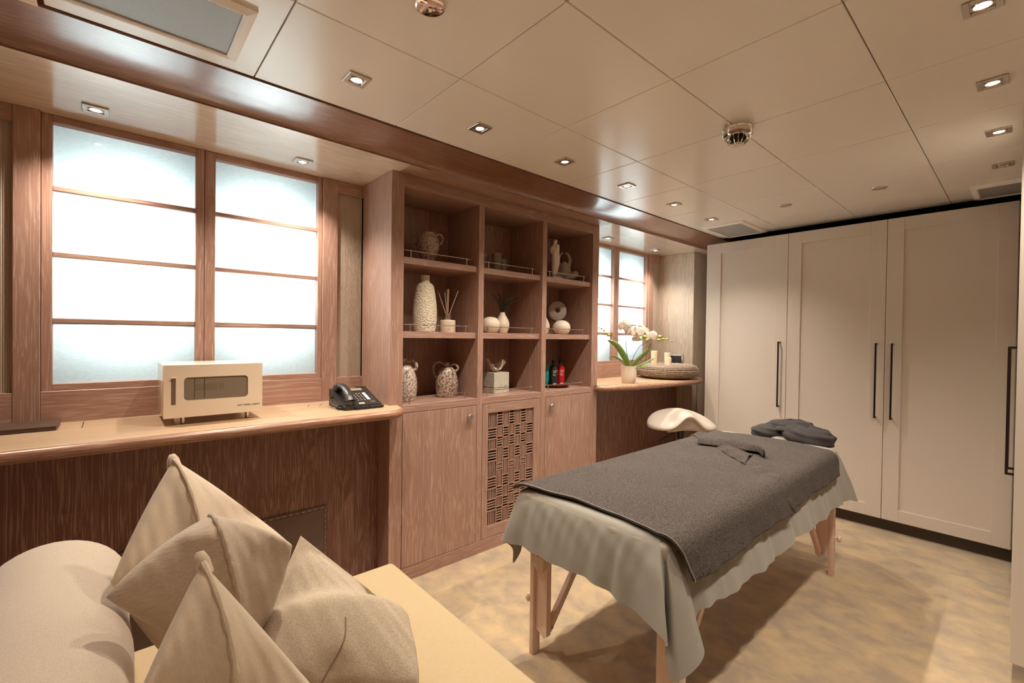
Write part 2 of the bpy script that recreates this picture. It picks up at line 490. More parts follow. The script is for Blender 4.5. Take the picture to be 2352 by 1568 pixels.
# ceiling: flat lacquered panels with hairline joints
mb = MB()
xs = [-0.145] + [0.356 + 0.5275 * k for k in range(7)] + [3.965]
xs = [x for x in xs if x < 3.95] + [3.965]
xs = [-0.145, 0.356, 0.882, 1.409, 1.941, 2.465, 2.996, 3.524, 3.965]
ys = [-2.3, -1.58, -1.10, -0.626, -0.149, 0.328, 0.805, 1.286, 1.757]
g = 0.0016
for xa, xb in zip(xs, xs[1:]):
    for ya, yb in zip(ys, ys[1:]):
        mb.box(xa + g, xb - g, ya + g, yb - g, ZC, ZC + 0.012, 0.0012, 1)
struct('ceiling', mb, M['ceiling'])
struct('ceiling', MB().box(XL - .05, XR_ + .05, YB_ - .05, 2.6, 2.20, 2.30), M['gap'])

# cove beam, soffits
prof = [(1.763, 2.19), (1.763, 2.143)]
for i in range(13):
    a = i / 12 * PI / 2
    prof.append((1.763 + 0.214 * math.sin(a), 2.143 - 0.045 * (1 - math.cos(a))))
prof.append((1.977, 2.19))
struct('trim_1', MB().prism(prof, XL, 4.45, 'x'), M['wood_cove'], ang=25)
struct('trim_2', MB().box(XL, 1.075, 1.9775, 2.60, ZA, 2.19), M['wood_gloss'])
struct('trim_4', MB().box(1.0755, 2.6935, 1.9775, 2.60, ZA, 2.19), M['wood_x'])  # unlit soffit stretch over the cabinet; its shade is put into darker wood
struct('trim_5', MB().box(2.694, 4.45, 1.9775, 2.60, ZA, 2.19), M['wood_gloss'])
struct('trim_3', MB().box(XL, -0.155, YB_, 1.758, 2.138, 2.19), M['wood_gloss'])

# window wall: framed panelling around two window pairs
def window_bay(x0, ribs):
    """stiles and rails at the wall plane for the window starting at x0"""
    mb = MB()
    T = 0.05
    mb.box(x0 - 0.281, x0 - 0.210, YW, YW + T, ZK, ZA, 0.002, 1)        # stile
    mb.box(x0 + 0.823, x0 + 0.900, YW, YW + T, ZK, ZA, 0.002, 1)
    return mb
def rails(mbx, xa, xb, z0, z1):
    mbx.box(xa, xb, YW + 0.0015, YW + 0.05, z0, z1, 0.0015, 1)
up = MB(); ra = MB()
for x0 in (0.0, 3.11):
    up.box(x0 - 0.281, x0 - 0.210, YW, YW + 0.05, 0.86, ZA, 0.002, 1)
    up.box(x0 + 0.823, x0 + 0.900, YW, YW + 0.05, 0.86, ZA, 0.002, 1)
    rails(ra, x0 - 0.2095, x0 + 0.8225, 0.86, 1.043)
    rails(ra, x0 + 0.9005, x0 + 1.04, 0.86, 1.043); rails(ra, x0 + 0.9005, x0 + 1.04, 2.035, ZA)
rails(ra, XL, -0.2815, 0.86, 1.043); rails(ra, XL, -0.2815, 2.035, ZA)
rails(ra, 2.69, 2.8285, 0.86, 1.043); rails(ra, 2.69, 2.8285, 2.035, ZA)
struct('wall_left', up, M['wood_z'])
struct('wall_left', ra, M['wood_x'])
# ribbed infill beside the windows
rb = MB()
def ribs(xa, xb):
    n = int((xb - xa) / 0.0068)
    w = (xb - xa) / n
    P = []
    for i in range(n * 6 + 1):
        x = xa + i * w / 6
        y = YW + 0.0185 - 0.0025 * abs(math.sin(PI * i / 6))
        P.append([(x, y, 1.03), (x, y, 2.045)])
    rb.grid(P)
    rb.box(xa, xb, YW + 0.021, YW + 0.05, 1.03, 2.045)
ribs(-0.75, -0.28); ribs(0.899, 1.04); ribs(2.69, 2.83); ribs(4.009, 4.149)
rb.box(XL, -0.75, YW + 0.01, YW + 0.05, 1.03, 2.045)
M['rib'] = plain('ribbed_wallcover', (0.42, 0.33, 0.26), 0.6)
struct('wall_left', rb, M['rib'], ang=80)

# windows: two leaves each, frosted pane and three glazing bars per leaf
def window(name, x0):
    w = thing(name, None, None, (x0, YW, 1.043), kind='structure')
    for xa, xb, ga, gb in ((-0.209, 0.3045, -0.179, 0.273), (0.3065, 0.8225, 0.347, 0.802)):
        f = MB(); ya, yb = YW + 0.014, YW + 0.058
        A, B, GA, GB = x0 + xa, x0 + xb, x0 + ga, x0 + gb
        f.box(A, GA, ya, yb, 1.043, ZA - 0.001, 0.0015, 1); f.box(GB, B, ya, yb, 1.043, ZA - 0.001, 0.0015, 1)
        fr = part('window_frame', f, M['wood_z'], w)
        f = MB()
        f.box(GA, GB, ya + .0005, yb, 1.043, 1.0694, 0.0015, 1); f.box(GA, GB, ya + .0005, yb, 2.0693, ZA - 0.001, 0.0015, 1)
        part('window_rail', f, M['wood_x'], w)
        for z in (1.8225, 1.5685, 1.3135):
            part('glazing_bar', MB().box(GA, GB, YW + 0.030, yb, z - 0.0095, z + 0.0095, 0.002, 1), M['wood_x'], w)
        part('window_pane', MB().grid([[(GA, YW + .0517, 1.0694), (GA, YW + .0517, 2.0693)], [(GB, YW + .0517, 1.0694), (GB, YW + .0517, 2.0693)]]), M['pane'], w)
    return w
window('window_1', 0.0)
window('window_2', 3.11)
# unseen boxes added behind the frosted leaves to hold in lamp light
light_boxes = MB()
for x0 in (0.0, 3.11):
    xa, xb, ya, yb, z0, z1 = x0 - 0.215, x0 + 0.83, YW + 0.059, 3.0, 1.03, 2.097
    light_boxes.box(xa - .03, xa, ya, yb, z0, z1); light_boxes.box(xb, xb + .03, ya, yb, z0, z1); light_boxes.box(xa, xb, ya, yb, z0 - .03, z0)
    light_boxes.box(xa, xb, ya, yb, z1, z1 + .03); light_boxes.box(xa, xb, yb, yb + .03, z0, z1); light_boxes.box(x0 + .30, x0 + .315, ya, yb, z0, z1)
struct('wall_left', light_boxes, plain('light_box', (0.10, 0.12, 0.13), 0.8))

# lower wall under the worktops
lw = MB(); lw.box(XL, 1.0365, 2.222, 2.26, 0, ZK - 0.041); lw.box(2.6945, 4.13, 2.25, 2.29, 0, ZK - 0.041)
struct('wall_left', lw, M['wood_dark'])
# end wall of the far alcove with its grey return
struct('wall_far', MB().box(4.125, 4.6, 2.0905, 2.60, 0, ZA - 0.0005, 0.002, 1), M['wood_grey'])

# ================================================================ BUILT-IN SHELF CABINET
F = 2.10
X0, X1 = 1.037, 2.694
BAYS = ((1.107, 1.584), (1.623, 2.106), (2.147, 2.622))
cab = thing('shelf_cabinet', 'built-in limed oak cabinet with nine open shelf bays over three doors', 'cabinet', (1.865, 2.28, 0))
part('side_panel', MB().box(X0, 1.107, F, 2.448, 0.0, ZA - .0005, 0.0015, 1), M['wood_z'], cab)
part('divider', MB().box(1.584, 1.623, F + .0005, 2.448, 0.073, 2.032, 0.001, 1), M['wood_z'], cab)
part('divider', MB().box(2.106, 2.147, F + .0005, 2.448, 0.073, 2.032, 0.001, 1), M['wood_z'], cab)
part('side_panel', MB().box(2.622, X1, F, 2.448, 0.0, ZA - .0005, 0.0015, 1), M['wood_z'], cab)
part('top_rail', MB().box(1.107, 2.622, F + .0005, 2.448, 2.032, ZA - .0005, 0.001, 1), M['wood_x'], cab)
for a, b in BAYS: part('shelf', MB().box(a, b, F + .0005, 2.43, 0.876, 0.914, 0.001, 1), M['wood_x'], cab)
part('plinth', MB().box(1.107, 2.622, F + .0005, 2.42, 0.0, 0.072, 0.001, 1), M['wood_x'], cab)
part('back_panel', MB().box(1.107, 2.622, 2.43, 2.448, 0.07, 2.034), M['wood_z'], cab)
for a, b in BAYS:
    for zt in (1.680, 1.295):
        part('shelf', MB().box(a, b, F + 0.0205, 2.43, zt - 0.0345, zt, 0.0012, 1), M['wood_x'], cab)
for (a, b), kx in ((BAYS[0], 1.523), (BAYS[2], 2.196)):
    d = part('door', MB().box(a + .0025, b - .0025, F, F + .02, 0.0745, 0.873, 0.001, 1), M['wood_z'], cab)
    k = MB(); k.lathe([(0, 0), (0.009, 0), (0.008, 0.008), (0.011, 0.012), (0.016, 0.014), (0.0165, 0.024), (0.0145, 0.027), (0, 0.028)], seg=28,
            M=Matrix.Translation((kx, F, 0.815)) @ Matrix.Rotation(PI / 2, 4, 'X'))
    part('door_knob', k, M['brushed'], d)
# centre door with its basket-weave ventilation lattice
a, b = BAYS[1]
mb = MB(); mb.box(a + .0025, 1.669, F, F + .02, .0745, .873, .001, 1); mb.box(2.045, b - .0025, F, F + .02, .0745, .873, .001, 1)
d = part('door', mb, M['wood_z'], cab)
part('door_rail', MB().box(1.669, 2.045, F + .0003, F + .02, .0745, .14, .001, 1), M['wood_x'], d)
part('door_rail', MB().box(1.669, 2.045, F + .0003, F + .02, .818, .873, .001, 1), M['wood_x'], d)
part('door_backing', MB().box(1.66, 2.054, F + .045, F + .05, .12, .84), M['gap'], d)
mb = MB()
cols = [0.072] + [0.0484] * 5 + [0.062]
hA = [.14, .096, .096, .10, .145, .10, .095, .10, .128]
hB = [.128, .094, .092, .150, .056, .150, .092, .090, .148]
x = 1.669
for ci, w in enumerate(cols):
    z = 0.818
    hs = hA if ci % 2 == 0 else hB
    tot = sum(hs)
    for ri, h in enumerate(hs):
        h = h * 0.678 / tot
        up_ = (ri + ci) % 2 == 0
        xa, xb, za, zb = x, x + w, z - h, z
        e = 0.0028
        y0, y1 = F + .006, F + .018
        mb.box(xa, xb, y0, y1, za, za + e); mb.box(xa, xb, y0, y1, zb - e, zb)
        mb.box(xa, xa + e, y0, y1, za + e, zb - e); mb.box(xb - e, xb, y0, y1, za + e, zb - e)
        if up_:
            n = 4 if w > .06 else 3
            p = (w - 2 * e) / (n + 1)
            for k in range(n):
                c = xa + e + p * (k + 1); mb.box(c - .0027, c + .0027, y0 + .001, y1, za + e, zb - e)
        else:
            n = max(2, round(h / .0175) - 1)
            p = (h - 2 * e) / (n + 1)
            for k in range(n):
                c = za + e + p * (k + 1); mb.box(xa + e, xb - e, y0 + .001, y1, c - .0032, c + .0032)
        z -= h
    x += w
part('lattice_panel', mb, M['wood_z'], d)
# slim steel gallery rails
for (a, b) in BAYS:
    for zs in (1.680, 1.295, 0.914):
        xa, xb = a + .016, b - .034
        r = part('gallery_rail', MB().tube([(xa, 2.130, zs + .036), (xa + .01, 2.130, zs + .036), (xb - .012, 2.130, zs + .036), (xb, 2.130, zs + .036)], [.0012, .0024, .0024, .0010], 10), M['steel'], cab)
        for px in (a + .055, b - .066):
            part('rail_post', MB().cyl((px, 2.130, zs), (px, 2.130, zs + .041), .0036, seg=12), M['brushed'], r)

# ================================================================ WORKTOPS
def worktop(name, poly, label, hatch=()):
    t = thing(name, label, 'worktop', (sum(p[0] for p in poly) / len(poly), sum(p[1] for p in poly) / len(poly), ZK - 0.04))
    n = len(poly); zt, zb = ZK, ZK - 0.040
    P = [Vector((p[0], p[1])) for p in poly]
    # rounded nosing where the flag is set
    mb = MB(); rings = []
    nor = []
    for i in range(n):
        d = (P[(i + 1) % n] - P[i - 1]); nor.append(Vector((d.y, -d.x)).normalized() if poly[i][2] else Vector((0, 0)))
    K = 8
    for k in range(K + 1):
        a = -PI / 2 + PI * k / K
        off = -0.020 * (1 - math.cos(a))
        z = (zt + zb) / 2 + 0.020 * math.sin(a)
        rings.append([mb.bm.verts.new((P[i].x + nor[i].x * off, P[i].y + nor[i].y * off, z)) for i in range(n)])
    for A, B in zip(rings, rings[1:]):
        for i in range(n): mb.bm.faces.new((A[i], A[(i + 1) % n], B[(i + 1) % n], B[i]))
    mb.bm.faces.new(list(reversed(rings[0])))
    part('nosing', mb, M['edge'], t, ang=50)
    mb = MB(); top = [(P[i].x - nor[i].x * .018, P[i].y - nor[i].y * .018) for i in range(n)]
    mb.prism(top, zt - .001, zt + .0004)
    part('surface', mb, M['top'], t)
    for (x0, y0, x1, y1) in hatch:
        d = Vector((x1 - x0, y1 - y0)); nn = Vector((d.y, -d.x)).normalized() * .0012
        part('joint_line', MB().prism([(x0 + nn.x, y0 + nn.y), (x1 + nn.x, y1 + nn.y), (x1 - nn.x, y1 - nn.y), (x0 - nn.x, y0 - nn.y)], zt + .0003, zt + .0007), M['gap'], t)
    return t
def arc(cx, cy, rx, ry, a0, a1, n=10):
    return [(cx + rx * math.cos(math.radians(a0 + (a1 - a0) * i / n)), cy + ry * math.sin(math.radians(a0 + (a1 - a0) * i / n)), 1) for i in range(n + 1)]
poly = [(XL, 1.94, 0), (XL + .01, 1.94, 1)] + arc(0.955, 2.07, 0.128, 0.130, -90, 0) + [(1.083, 2.0990, 0), (1.0365, 2.0990, 0), (1.0365, YW - .0005, 0), (XL, YW - .0005, 0)]
worktop('worktop', poly, 'long lacquered oak worktop under the near window, rounded at the cabinet',
        ((-0.088, 2.275, -0.088, 2.42), (0.70, 2.28, 0.735, 2.364), (0.755, 2.28, 0.80, 2.37)))
pts = smooth([(2.648, 2.098, 0), (2.668, 2.045, 0), (2.74, 1.995, 0), (2.95, 1.948, 0), (3.30, 1.905, 0), (3.65, 1.882, 0), (3.88, 1.890, 0), (4.00, 1.925, 0), (4.055, 1.99, 0), (4.075, 2.089, 0)], 4)
poly = [(p.x, p.y, 1) for p in pts] + [(4.1240, 2.0895, 0), (4.1240, YW - .0005, 0), (2.6945, YW - .0005, 0), (2.6945, 2.098, 0)]
worktop('worktop', poly, 'bow-fronted oak worktop under the far window beyond the shelves')

# ================================================================ WARDROBE
XF = 3.8745
wd = thing('wardrobe', 'cream built-in wardrobe with recessed-panel doors covering the far wall', 'wardrobe', (4.15, 0.94, 0))
mb = MB()
mb.box(XF + .002, 4.45, 1.8275, 1.850, 0.0, 2.091, .001, 1)
mb.box(XF + .02, 4.45, 0.036, 1.8275, .086, 2.088)
part('body', mb, M['cream'], wd)
part('plinth', MB().box(3.934, 4.40, 0.03, 1.8270, 0, .0859), M['kick'], wd)
def cabinet_door(parent, y0, y1, ins, handle_y):
    """door in the x = XF plane; ins = recess (ya, yb, za, zb)"""
    z0, z1 = .0865, 2.091
    ya, yb, za, zb = ins
    mb = MB()
    mb.box(XF, XF + .018, y0, ya, z0, z1, .0012, 1); mb.box(XF, XF + .018, yb, y1, z0, z1, .0012, 1)
    mb.box(XF + .0002, XF + .018, ya, yb, z0, za, .0012, 1); mb.box(XF + .0002, XF + .018, ya, yb, zb, z1, .0012, 1)
    mb.box(XF + .009, XF + .018, ya - .001, yb + .001, za - .001, zb + .001)
    d = part('door', mb, M['cream'], parent)
    if handle_y is not None:
        h = MB(); h.box(XF - .040, XF - .030, handle_y - .005, handle_y + .005, .760, 1.264, .0008, 1)
        h.box(XF - .031, XF, handle_y - .005, handle_y + .005, .760, .770, .0008, 1)
        h.box(XF - .031, XF, handle_y - .005, handle_y + .005, 1.254, 1.264, .0008, 1)
        part('handle', h, M['black_metal'], d)
    return d
cabinet_door(wd, 1.2175, 1.8260, (1.303, 1.728, .168, 2.004), 1.262)
cabinet_door(wd, 0.6275, 1.2145, (0.712, 1.127, .168, 2.006), 0.668)
cabinet_door(wd, 0.0395, 0.6245, (0.119, 0.539, .166, 2.008), 0.584)

# second run of cupboards whose end comes into the frame on the right
tc_ = thing('tall_cupboard', 'cream tall cupboard cut off by the right edge, seen end-on', 'cupboard', (3.15, -0.3, 0))
part('end_panel', MB().box(2.501, 2.523, -0.62, 0.022, .09, 2.146, .002, 1), M['cream'], tc_)
part('body', MB().box(2.5235, 3.83, -0.62, 0.0, .09, 2.146), M['cream'], tc_)
part('plinth', MB().box(2.55, 3.83, -0.60, -0.03, 0, .0899), M['kick'], tc_)
dd = part('door', MB().box(2.526, 3.24, 0.0005, 0.018, .092, 2.10, .001, 1), M['cream'], tc_)
dd2 = part('door', MB().box(3.244, 3.82, 0.0005, 0.018, .092, 2.10, .001, 1), M['cream'], tc_)
h = MB(); h.box(3.17, 3.18, 0.048, 0.058, .655, 1.26, .001, 1); h.box(3.17, 3.18, .018, .049, .655, .665); h.box(3.17, 3.18, .018, .049, 1.25, 1.26)
part('handle', h, M['black_metal'], dd)
h = MB(); h.box(3.31, 3.32, 0.048, 0.058, .655, 1.26, .001, 1); h.box(3.31, 3.32, .018, .049, .655, .665); h.box(3.31, 3.32, .018, .049, 1.25, 1.26)
part('handle', h, M['black_metal'], dd2)

# ================================================================ CEILING FITTINGS
def downlight(x, y, z, label, on, power, group, s=0.0375, slot=True, aim=(0, 0), spot=60):
    t = thing('downlight', label, 'downlight', (x, y, z), group=group)
    r, q = s, s * 0.60
    mb = MB()
    mb.box(x - r, x + r, y - r, y - q, z - .006, z, .0012, 1); mb.box(x - r, x + r, y + q, y + r, z - .006, z, .0012, 1)
    mb.box(x - r, x - q, y - q, y + q, z - .006, z, .0012, 1); mb.box(x + q, x + r, y - q, y + q, z - .006, z, .0012, 1)
    part('frame', mb, M['brushed'], t)
    g = MB(); g.tube([(x + q * .84 * math.cos(k / 28 * 2 * PI), y + q * .84 * math.sin(k / 28 * 2 * PI), z - .004) for k in range(28)], .0022, 8, closed=True)
    part('lamp_ring', g, M['steel'], t)
    part('gimbal_plate', MB().box(x - q, x + q, y - q, y + q, z - .0022, z), M['tail'] if not on else M['brushed'], t)
    part('lamp_glass', MB().lathe([(0, -.0052), (q * .45, -.0052), (q * .72, -.0040), (q * .72, -.0015)], (x, y, z), 28), M['lamp_on'] if on else M['lamp_off'], t)
    if on:
        d = bpy.data.lights.new('downlight_beam', 'SPOT'); d.energy = power; d.color = WARM
        d.spot_size = math.radians(spot * 2); d.spot_blend = 0.9; d.shadow_soft_size = 0.018
        o = bpy.data.objects.new('downlight_beam', d); COL.objects.link(o); o.parent = t; o.location = (0, 0, -.010)
        o.rotation_euler = (aim[0], aim[1], 0)
    return t
G1 = 'downlights in the row beside the oak beam'
names = ['lit square downlight closest to the vent, first beside the oak beam',
         'lit square downlight in front of the oak beam, second from the vent',
         'lit square downlight beside the beam, third from the vent, above the open shelves',
         'lit square downlight beside the beam, fourth from the vent, in the window reflection',
         'lit square downlight fifth along the beam, near the far window alcove',
         'lit square downlight farthest along the beam, just before the small ceiling vent']
for k in range(6):
    downlight(0.621 + 0.5275 * k, 1.528, ZC, names[k], True, LAMP_W, G1)
G2 = 'downlights in the row along the right side of the ceiling'
names = ['large lit square downlight at the top right corner of the photo',
         'lit square downlight on the right, second down from the corner',
         'lit square downlight on the right, the last lit one before the unlit fitting',
         'unlit square downlight on the right, close to the wardrobe']
for k in range(4):
    downlight(1.677 + 0.5275 * k, 0.090, ZC, names[k], k < 3, LAMP_W * 0.7, G2)
for k, y, lb in ((1.149, 0.09, 'added square downlight just outside the top of the photo, in line with the right-hand row'), (0.62, 0.09, 'added square downlight directly above the camera, out of view'),
                 (0.62, -1.2, 'added square downlight far behind the camera, out of view'), (1.677, -1.2, 'added square downlight behind the camera, beside the tall cupboard, out of view'),
                 (-0.9, -0.9, 'added square downlight in the left rear corner of the room, out of view'), (-0.9, 0.6, 'added square downlight in the oak ceiling behind the sofa back, out of view')):
    downlight(k, y, ZC if k > 0 else 2.138, lb, True, LAMP_W * 0.5, 'added unseen downlights behind the camera')  # unseen downlights added for the light they give the room
G3 = 'downlights in the oak soffits over the worktops'
for x, lb in ((-0.054, 'bright square downlight in the oak soffit over the left window leaf'),
              (0.673, 'bright square downlight in the oak soffit near the shelves, over the telephone side'),
              (3.056, 'square downlight in the far soffit, above the left leaf of the far window'),
              (3.783, 'square downlight in the far soffit, above the candle bowl')):
    downlight(x, 2.296, ZA, lb, True, ALC_W, G3, spot=56)

# smoke detector
t = thing('smoke_detector', 'chrome dome smoke detector on the ceiling with slotted sensor cage', 'smoke detector', (1.925, .80, ZC))
c = (1.925, .80, ZC)
part('base', MB().lathe([(0, 0), (.056, 0), (.057, -.010), (.055, -.012), (.055, -.015), (.057, -.017), (.057, -.036), (.052, -.044), (.036, -.046), (0, -.046)], c, 48), M['chrome'], t)
part('sensor_chamber', MB().lathe([(.0, -.045), (.033, -.045), (.027, -.066), (0, -.066)], c, 32), M['gap'], t)
mb = MB()
for k in range(14):
    a = 2 * PI * k / 14
    mb.tube([(c[0] + r * math.cos(a), c[1] + r * math.sin(a), ZC + z) for r, z in ((.044, -.044), (.040, -.056), (.030, -.068), (.022, -.071))], .0017, 6)
part('cage', mb, M['chrome'], t)
part('cap', MB().lathe([(0, -.074), (.018, -.074), (.024, -.071), (.024, -.068), (0, -.067)], c, 32), M['brushed'], t)
for (x, y, r, h, m, lb, cat) in ((0.622, 1.052, .040, .012, 'chrome', 'round polished chrome cap on the ceiling at the top edge of the photo', 'ceiling cap'),
                          (3.262, 0.567, .036, .006, 'brushed', 'flat round metal cover on the ceiling in front of the middle wardrobe doors', 'ceiling cover'),
                          (3.258, 1.046, .036, .006, 'brushed', 'flat round metal cover on the ceiling nearer the window wall', 'ceiling cover')):
    single('ceiling_cover' if h < .01 else 'sprinkler_cap', MB().lathe([(0, -h), (r * .8, -h * .96), (r * .95, -h * .75), (r, -.001), (r, 0)], (x, y, ZC), 40), M[m], lb, cat, (x, y, ZC))

def vent(x0, x1, y0, y1, label, b=.03):
    t = thing('ceiling_vent', label, 'vent', ((x0 + x1) / 2, (y0 + y1) / 2, ZC))
    P = []
    mb = MB()
    def ring(i, z): return [(x0 + i, y0 + i, z), (x1 - i, y0 + i, z), (x1 - i, y1 - i, z), (x0 + i, y1 - i, z)]
    for A, B in zip([ring(0, ZC), ring(0, ZC - .008), ring(b * .75, ZC - .016), ring(b, ZC - .013), ring(b, ZC - .002)],
                    [ring(0, ZC - .008), ring(b * .75, ZC - .016), ring(b, ZC - .013), ring(b, ZC - .002), ring(0, ZC)]):
        for k in range(4):
            mb.bm.faces.new([mb.bm.verts.new(p) for p in (A[k], A[(k + 1) % 4], B[(k + 1) % 4], B[k])])
    bmesh.ops.remove_doubles(mb.bm, verts=mb.bm.verts, dist=1e-5)
    part('frame', mb, M['white_metal'], t, ang=20)
    part('mesh_screen', MB().box(x0 + b, x1 - b, y0 + b, y1 - b, ZC - .009, ZC - .003), M['grille'], t)
    return t
vent(-0.42 + .28, 0.290, 1.385, 1.685, 'large white-framed ceiling vent with grey mesh at the upper left')
vent(3.45, 3.93, 1.385, 1.70, 'small square ceiling vent at the corner of beam and wardrobe')
vent(3.60, 3.93, -0.22, 0.225, 'white-framed ceiling vent above the right-hand wardrobe door')

# ================================================================ MASSAGE TABLE
TX0, TX1, TY0, TY1 = 1.19, 2.99, 0.67, 1.31
mt = thing('massage_table', 'beech-legged folding massage table covered by a sage sheet and taupe towels', 'massage table', (2.09, 0.99, 0))
mb = MB(); mb.box(TX0, TX1, TY0, TY1, .615, .680, .022, 3)
part('padded_top', mb, M['vinyl'], mt)
mb = MB()
mb.box(TX0 + .02, TX1 - .02, TY0 + .02, TY0 + .045, .53, .615, .002, 1); mb.box(TX0 + .02, TX1 - .02, TY1 - .045, TY1 - .02, .53, .615, .002, 1)
mb.box(TX0 + .02, TX0 + .045, TY0 + .045, TY1 - .045, .53, .615, .002, 1); mb.box(TX1 - .045, TX1 - .02, TY0 + .045, TY1 - .045, .53, .615, .002, 1)
part('frame', mb, M['beech'], mt)

def table_leg(x, y, sx, sy):
    """x, y: outer corner of the leg; sx, sy point towards the middle of the table"""
    def bx(x0, x1, y0, y1, z0, z1, b=.003, seg=2):
        a0, a1 = sorted((x + sx * x0, x + sx * x1)); b0, b1 = sorted((y + sy * y0, y + sy * y1))
        return MB().box(a0, a1, b0, b1, z0, z1, b, seg)
    # broad upper board with a slanted lower end
    poly = [(y + sy * .0225, .600), (y + sy * .084, .600), (y + sy * .084, .100), (y + sy * .070, .085), (y + sy * .0225, .112)]
    a0, a1 = sorted((x + sx * .012, x + sx * .036))
    leg = part('leg', MB().prism(poly, a0, a1, 'x'), M['beech'], mt)
    ext = part('leg_extension', bx(.0, .040, .0, .0220, .0, .52), M['beech'], leg)
    # gusset plate screwed over the board, rounded lower corners, peg holes
    a0, a1 = sorted((x - sx * .004, x + sx * .0118))
    pl = [(y + sy * q, z) for q, z in ((.024, .60), (.080, .60), (.074, .360), (.068, .350), (.052, .346), (.030, .358), (.024, .366))]
    g = part('gusset_plate', MB().prism(pl, a0, a1, 'x'), M['beech'], leg)
    for z, r, m_ in ((.500, .0105, 'tail'), (.462, .0045, 'brushed'), (.420, .0105, 'tail'), (.375, .0045, 'brushed')):
        part('peg_hole', MB().cyl((x - sx * .004, y + sy * (.048 if r > .01 else .036), z), (x - sx * .0052, y + sy * (.048 if r > .01 else .036), z), r, seg=20), M[m_], g)
    hl = MB()
    for k in range(7):
        part('adjusting_hole', MB().cyl((x + sx * .020, y + sy * .001, .14 + k * .045), (x + sx * .020, y - sy * .0006, .14 + k * .045), .0032, seg=10), M['tail'], ext)
    kn = MB(); kn.lathe([(0, 0), (.007, 0), (.006, .010), (.015, .012), (.019, .020), (.015, .030), (0, .031)], seg=9,
                        M=Matrix.Translation((x + sx * .020, y - .0005 * sy, .21)) @ Matrix.Rotation(PI / 2 * sy, 4, 'X'))
    part('knob', kn, M['beech'], ext)
    br = MB(); p0 = Vector((x + sx * .042, y + sy * .062, .105)); p1 = Vector((x + sx * .42, y + sy * .062, .56))
    d_ = (p1 - p0); L = d_.length; q = d_.to_track_quat('Z', 'Y')
    br.box(-.011, .011, -.014, .014, 0, L, .002, 1, M=Matrix.Translation(p0) @ q.to_matrix().to_4x4())
    b = part('brace', br, M['beech'], mt)
    part('bolt', MB().cyl((p0.x + sx * .012, p0.y - sy * .016, p0.z + .012), (p0.x + sx * .012, p0.y + sy * .016, p0.z + .012), .006, seg=14), M['brushed'], b)
table_leg(1.262, 1.306, 1, -1)
table_leg(1.262, 0.662, 1, 1)
table_leg(2.958, 0.670, -1, 1)
table_leg(2.958, 1.306, -1, -1)
# face cradle under its towel
fc = MB()
fc.cyl((2.99, .80, .60), (3.14, .80, .60), .009); fc.cyl((2.99, 1.12, .60), (3.14, 1.12, .60), .009)
fc.box(3.00, 3.26, .80, 1.12, .60, .622, .006)
part('cradle_frame', fc, M['beech'], mt)
fc = MB(); fc.tube([(3.14 + .095 * math.cos(a), .95 + .125 * math.sin(a), .655) for a in [math.radians(20 + 320 * k / 24) for k in range(25)]], .038, 16)
part('face_cradle', fc, M['vinyl'], mt)

